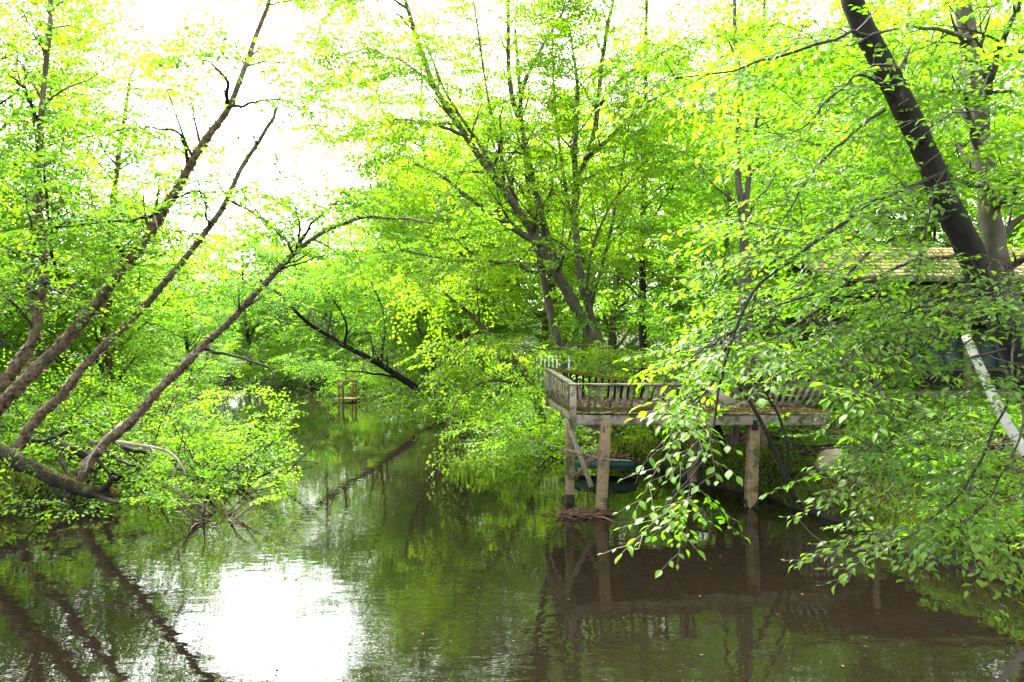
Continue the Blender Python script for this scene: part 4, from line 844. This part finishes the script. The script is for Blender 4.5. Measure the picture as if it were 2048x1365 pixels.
# ------------------------------------------------------------------ the big trees on the right
t1, st1, lb1 = hero('leaning_beech', 'big almost black leaning trunk at right with drooping foreground branches', 'tree', 131,
     [(PL((2170, 1000, 8.7), (2110, 860, 8.7), (2048, 740, 8.6), (1995, 630, 8.6), (1955, 540, 8.6), (1905, 425, 8.5), (1850, 310, 8.5), (1790, 175, 8.4), (1730, 60, 8.4), (1690, -40, 8.3), (1650, -200, 8.2)), .205, .115)],
     [(PL((1745, 72, 8.35), (1700, 68, 7.6), (1570, 105, 6.6), (1470, 140, 6.1), (1350, 155, 5.7)), 0.0272, .004),
      (PL((1890, 345, 8.4), (1815, 375, 7.7), (1740, 405, 7.1), (1690, 440, 6.6), (1620, 490, 6.2), (1535, 550, 5.9), (1490, 620, 5.7), (1445, 715, 5.5), (1425, 850, 5.3), (1395, 940, 5.2), (1340, 1010, 5.1), (1322, 1110, 5.0)), 0.0306, .004),
      (PL((1440, 740, 5.5), (1400, 800, 5.2), (1345, 860, 5.0), (1295, 920, 4.9), (1270, 975, 4.9)), .012, .004),
      (PL((1415, 880, 5.3), (1370, 960, 5.1), (1320, 1030, 5.0), (1275, 1090, 4.9)), .010, .004),
      (PL((1470, 660, 5.6), (1410, 700, 5.4), (1350, 740, 5.3), (1310, 790, 5.2)), .012, .004),
      (PL((1960, 560, 8.4), (1900, 598, 7.4), (1820, 622, 6.8), (1730, 645, 6.4)), .016, .004),
      (PL((2060, 640, 8.2), (2000, 662, 7.0), (1925, 690, 6.5), (1850, 735, 6.2)), .016, .004),
      (PL((1990, 610, 8.3), (1930, 640, 7.4), (1870, 680, 6.9), (1790, 740, 6.5), (1720, 800, 6.2)), .016, .004),
      (PL((1925, 512, 8.5), (1840, 520, 7.8), (1740, 560, 7), (1640, 620, 6.4), (1570, 665, 6.1), (1490, 705, 5.8)), 0.0272, .004),
      (PL((1770, 220, 8.4), (1700, 268, 7.6), (1640, 330, 7.0), (1580, 420, 6.6), (1530, 520, 6.3)), 0.0238, .004),
      (PL((1800, 200, 8.4), (1730, 150, 7.8), (1660, 200, 7.2), (1600, 260, 6.8), (1520, 300, 6.4)), 0.0204, .004),
      (PL((2010, 700, 8.5), (1960, 712, 7.8), (1890, 735, 7.2), (1840, 770, 6.8), (1800, 860, 6.5), (1745, 920, 6.2), (1680, 990, 6.0), (1600, 1030, 5.8)), 0.0204, .004),
      (PL((1895, 330, 8.2), (1858, 420, 7.4), (1836, 540, 6.9), (1815, 680, 6.6), (1790, 830, 6.4), (1740, 890, 6.2), (1690, 950, 6.0)), 0.0150, .004),
      (PL((2030, 690, 8.4), (2020, 780, 7.2), (1990, 860, 6.5), (1940, 960, 6.1), (1880, 1030, 5.8), (1800, 1080, 5.6), (1720, 1105, 5.5)), 0.0170, .004),
      (PL((2060, 760, 8.4), (2040, 880, 7.2), (2000, 960, 6.6), (1950, 1030, 6.2), (1900, 1090, 6.0)), 0.0150, .004),
      (PL((1960, 540, 8.4), (1990, 520, 7.4), (2010, 560, 6.6), (1980, 620, 6.2)), 0.0170, .004),
      (PL((1840, 290, 8.4), (1880, 240, 7.6), (1930, 220, 7), (1990, 230, 6.5)), 0.0204, .004),
      (PL((1950, 530, 8.5), (1880, 580, 7.6), (1800, 640, 7.0), (1740, 680, 6.6), (1680, 740, 6.3)), 0.0170, .004),
      (PL((1905, 430, 8.5), (1780, 480, 7.4), (1680, 560, 6.8), (1590, 600, 6.5), (1480, 640, 6.2), (1390, 720, 6.0), (1320, 800, 5.8)), 0.0204, .004)],
     'bark_dark', 'leaf_near', T_near, 'hi', l1=(.7, .3, 1.2), l2=(2.2, .2, .55), spm=1.7, bias=(0, 0, -.015), droop=-.10, roll=.15, keep=clear_view, singles=300, stem_t=.45, limb_l1=2.9, tint=.53, sides=8, dens=(1.08, 1.15))
hero('grey_trunk_tree', 'mottled grey straight trunk behind the black leaning trunk at right', 'tree', 132,
     [(PL((2085, 900, 11), (2050, 720, 11), (2012, 580, 11), (1990, 490, 11), (1978, 400, 11), (1966, 300, 11), (1955, 190, 11), (1935, 60, 11), (1912, -60, 11)), .20, .125)],
     [(PL((1952, 205, 11), (1915, 182, 10), (1870, 185, 9.4), (1815, 205, 9)), .06, .012), (PL((1965, 215, 11), (1985, 140, 10.4), (2010, 70, 10), (2060, -40, 9.6)), .07, .03), (PL((1978, 372, 11), (1930, 365, 10), (1880, 340, 9.4)), .05, .01), (PL((1982, 400, 11), (2030, 350, 10), (2090, 320, 9)), .05, .012),
      (PL((1940, 80, 11), (1880, 60, 9.5), (1800, 55, 8.6), (1700, 90, 8)), .04, .01)],
     'bark_grey', 'leaf_near', T_mid, 'mid', l1=(2.2, .3, 2.2), l2=(2.2, .2, .9), spm=1.5, keep=t2_keep, stem_t=.4, tint=.65, sc=1.1)
# ------------------------------------------------------------------ woods behind
def auto_tree(name, seed, h, spread, leafm, temps, kind, bark, spm=1.2, sc=1.0, lab='', group=None, tint=.5, l1n=1.9):
    rng = np.random.default_rng(seed)
    P = wander(rng, np.array([0, 0, -.4]), np.array([rng.normal(0, .08), rng.normal(0, .08), 1]), h * .92, 16, .05, (0, 0, .03)); st = [(P, np.linspace(.02 * h * .75, .03, 17))]
    a = sub_branches(rng, st, l1n * 1.5, .07, spread, (.7, 1.25), .9, .12, (0, 0, .02), lenp=.35, nmin=14, thin=True)
    b2 = sub_branches(rng, a, 2.6, .2, spread * .38, wob=.18, rend=.006)
    spm *= 2.4; spr = along(rng, b2, spm, .1, flat=.5, droop=-.08); s2 = along(rng, [(p[len(p) // 2:], r) for p, r in a], spm, 0)
    t = thing(name, (0, 0, 0), lab, 'tree', group)
    finish_tree(t, rng, st, [], [x for x in a], (np.vstack([spr[0], s2[0]]), np.vstack([spr[1], s2[1]])), temps, bark, leafm, kind, sc, 7, tint=tint)
    return t
rng = np.random.default_rng(201)
protos = [auto_tree('wood_tree', 301, 13, 4.2, 'leaf_fresh', T_far, 'lo', 'bark_grey', 1.0, .9), auto_tree('wood_tree', 302, 15, 4.6, 'leaf_maple', T_far, 'lo', 'bark_brown', 1.0, .9, tint=.6),
          auto_tree('wood_tree', 303, 12, 4.4, 'leaf_cool', T_far, 'lo', 'bark_dark', 1.0, .9), auto_tree('wood_tree', 304, 17, 4.8, 'leaf_fresh', T_far, 'lo', 'bark_grey', .95, .95, tint=.55)]
used = [False] * 4
# (x, y, scale, proto, label)
LB, RB, FB = 'trees of the wood behind the left bank', 'trees of the wood on the right bank', 'trees closing the far end of the creek'
left = [(-15.5, 26, .98, 1), (-20, 24.5, 1.1, 3), (-15.5, 22, .62, 0), (-18, 27, .75, 1), (-15.5, 33, .66, 2), (-20, 34, .72, 0), (-23, 25, .85, 3), (-19, 18.5, .8, 1), (-24, 31, .75, 2), (-18.5, 40.5, .62, 0), (-27, 38, .8, 3), (-30, 28, .95, 1), (-17.5, 15.5, .7, 2)]
far = [(-24, 55, 1.0, 1), (-17, 55, 1.05, 2), (-11.5, 50.5, 1.12, 0), (-7.5, 48, 1.08, 1), (-4.5, 44.5, 1.12, 2), (-1.5, 41, 1.15, 0), (-9, 58, 1.05, 3), (-15, 62, 1.0, 1), (-22, 64, 1.0, 3), (-32, 62, 1.0, 0), (-2, 52, 1.15, 3), (-14, 52, 1.05, 0), (-19.5, 50.5, .95, 2), (-4.5, 38.5, .75, 1)]
right = [(-2.2, 34.5, 1.0, 1), (-4.2, 39.5, 1.25, 3), (1.5, 33, .9, 1), (4.5, 31, .9, 1), (8, 29, .85, 0), (2.5, 39, 1.0, 1), (8.5, 35, 1.1, 1), (12.5, 32, 1.0, 1), (16.5, 30, 1.0, 0), (19, 31, 1.2, 3), (23, 26, 1.1, 2), (13, 40, 1.3, 1), (20, 40, 1.3, 0), (5, 46, 1.3, 3),
         (7, 22.5, .8, 2), (22, 16, .9, 1), (26, 33, 1.3, 0), (15, 12, .75, 2), (28, 22, 1.1, 3)]
def put(lst, lab, grp):
    for k, (x, y, s, pi) in enumerate(lst):
        z = gz(x, y); sc = (s * rng.uniform(.95, 1.1), s * rng.uniform(.95, 1.1), s)
        if not used[pi]:
            used[pi] = True; t = protos[pi]; t.location = (x, y, z); t.rotation_euler = (0, 0, rng.uniform(0, 6.28)); t.scale = sc
        else: t = copy_tree(protos[pi], (x, y, z), rng.uniform(0, 6.28), sc)
        t['label'] = lab; t['group'] = grp
put(left, 'leafy green tree in the dense wood behind the left bank birches', LB)
put(far, 'pale green tree in the leafy wall closing the far end of the creek', FB)
put(right, 'tall leafy tree in the dense wood on the right bank behind deck and house', RB)
# far wood: one mass of foliage beyond what can be told apart
pts = []
for k in range(200):
    a = rng.uniform(-1.25, 1.25); d = rng.uniform(58, 120); x, y = math.sin(a) * d, math.cos(a) * d + 5
    top = np.interp(x / y, [-1.2, -.5, -.25, .0, .3, 1.2], [.22, .15, .12, .24, .42, .5]) * d * rng.uniform(.75, 1.05)
    n_ = 420; q = rng.normal(0, 1, (n_, 3)); q /= np.linalg.norm(q, axis=1, keepdims=True); q *= (rng.random((n_, 1)) ** .33)
    pts.append(np.stack([x + q[:, 0] * 5.0, y + q[:, 1] * 5.0, gz(x, y) + top * .5 + q[:, 2] * top * .5], -1))
Pw = np.concatenate(pts); nW = len(Pw); D = np.stack([rng.normal(0, 1, nW), rng.normal(0, 1, nW), rng.normal(-.1, .3, nW)], -1)
g = Geo(); bake_leaves(g, Pw, frame(D, np.array([0, 0, 1.]) + rng.normal(0, .5, (nW, 3))) * rng.uniform(.5, 1.0, nW)[:, None, None], rng.random(nW), 'lo')
o = g.build('far_wood', M['leaf_fresh']); tag(o, 'far green woodland mass beyond the nearer trees', 'woodland', kind='stuff')

# ------------------------------------------------------------------ ground cover
rng = np.random.default_rng(401)
def bank_points(n, x0, x1, y0, y1, smin, smax, fn=None):
    x = rng.uniform(x0, x1, n); y = rng.uniform(y0, y1, n); s = bank_dist(x, y); k = (s > smin) & (s < smax)
    if fn is not None: k &= fn(x, y)
    x, y = x[k], y[k]; return np.stack([x, y, ground_h(x, y)], -1)
P = bank_points(60000, 1, 14, 6, 22, .0, 9); n_ = len(P)
o = scatter(n_, lambda n: P.copy(), .085, rng, .35, lift=.02).build('leaf_litter', M['litter']); tag(o, 'red-brown leaf litter covering the right bank', 'leaf litter', kind='stuff')
P = bank_points(30000, -22, -8, 8, 34, .1, 9); n_ = len(P)
o = scatter(n_, lambda n: P.copy(), .09, rng, .35, lift=.02).build('leaf_litter', M['litter']); tag(o, 'brown leaf litter on the low left bank', 'leaf litter', kind='stuff')
# low leafy plants on the right slope
cl = lambda x, y: (np.sin(x * 1.9 + y) * np.sin(y * 1.6 - x * .7) > -.25) & ~((x > .8) & (x < 6.2) & (y > 12.5) & (y < 16.5))
P = bank_points(5200, 5.0, 15, 7, 19, .12, 8, cl); P[:, 2] += rng.uniform(.05, .35, len(P)); th = rng.uniform(0, 6.28, len(P)); D = np.stack([np.cos(th), np.sin(th), np.full(len(P), .15)], -1)
po, mo, sid, tw = place_sprays(rng, T_shrub, P, D, .75, .35); g = Geo(); bake_leaves(g, po, mo, tints(rng, sid, len(P), .5), 'mid')
o = g.build('undergrowth', M['leaf_near']); tag(o, 'low green leafy undergrowth over the right bank slope', 'undergrowth', kind='stuff')
P = bank_points(2200, -24, -8, 9, 40, .3, 10); P[:, 2] += rng.uniform(.05, .5, len(P)); th = rng.uniform(0, 6.28, len(P)); D = np.stack([np.cos(th), np.sin(th), np.full(len(P), .15)], -1)
po, mo, sid, tw = place_sprays(rng, T_shrub, P, D, 1.0, .35); g = Geo(); bake_leaves(g, po, mo, tints(rng, sid, len(P), .5), 'lo')
o = g.build('undergrowth', M['leaf_birch']); tag(o, 'low green undergrowth on the left bank', 'undergrowth', kind='stuff')
P = np.vstack([bank_points(2600, -45, 45, 18, 75, .5, 60), bank_points(1500, -30, -8, 14, 45, .5, 20)]); P[:, 2] += rng.uniform(.1, 1.3, len(P)); th = rng.uniform(0, 6.28, len(P)); D = np.stack([np.cos(th), np.sin(th), np.full(len(P), .2)], -1)
P = P[~((P[:, 0] > 8.5) & (P[:, 0] < 20) & (P[:, 1] > 16.5) & (P[:, 1] < 26))]; D = D[:len(P)]
po, mo, sid, tw = place_sprays(rng, T_far, P, D, 1.0, .35); g = Geo(); bake_leaves(g, po, mo, tints(rng, sid, len(P), .45), 'lo')
o = g.build('forest_undergrowth', M['leaf_fresh']); tag(o, 'knee high green undergrowth on the woodland floor', 'undergrowth', kind='stuff')
# mossy grass fringe at the right water edge
P = np.vstack([bank_points(110000, 1, 9, 6, 24, -.02, 1.3), bank_points(60000, -13, -8, 9, 24, -.02, 1.6), bank_points(160000, 1, 9, 5, 24, -.25, .3), bank_points(80000, -13, -8, 9, 24, -.25, .3)]); P = P[P[:, 2] > -.02]; n_ = len(P); th = rng.uniform(0, 6.28, n_); D = np.stack([np.cos(th) * .6, np.sin(th) * .6, rng.uniform(.3, 1.2, n_)], -1)
Ms = frame(D, rng.normal(0, 1, (n_, 3))) * (.15 * rng.uniform(.3, 1.4, n_))[:, None, None]; Ms[:, :, 1] *= .25
g = Geo(); bake_leaves(g, P, Ms, rng.random(n_), 'lo'); o = g.build('bank_grass', M['grass']); tag(o, 'mossy grass fringe along the water edge of the banks', 'grass', kind='stuff')
fb = thing('floating_branch', at(1600, 1078, 10.9), 'thin dead branch lying in the dark water below the right bank', 'branch')
g = Geo(); main = wander(rng, np.array([6.3, 10.6, .06]), np.array([-1, .06, -.01]), 2.4, 14, .05, np.zeros(3)); g.tube(main, np.linspace(.035, .008, 15), 6); g.build('stem', M['bark_brown'], fb, True)
g = Geo()
for Q, r in sub_branches(rng, [(main, np.linspace(.03, .008, 15))], 7, .5, .5, wob=.2, rend=.003): g.tube(Q, r, 3, cap=False)
o = g.build('twigs', M['twig_pale'], fb); o['kind'] = 'stuff'


def on_water(n):
    x = rng.uniform(-12, 7, n); y = rng.uniform(5, 40, n); k = bank_dist(x, y) < -.1; x, y = x[k], y[k]; return np.stack([x, y, np.full(len(x), .006)], -1)
P = on_water(700); o = scatter(len(P), lambda n: P.copy(), .045, rng, .05).build('floating_leaves', M['litter']); tag(o, 'scattered tiny leaves and specks floating on the creek', 'leaves', kind='stuff')
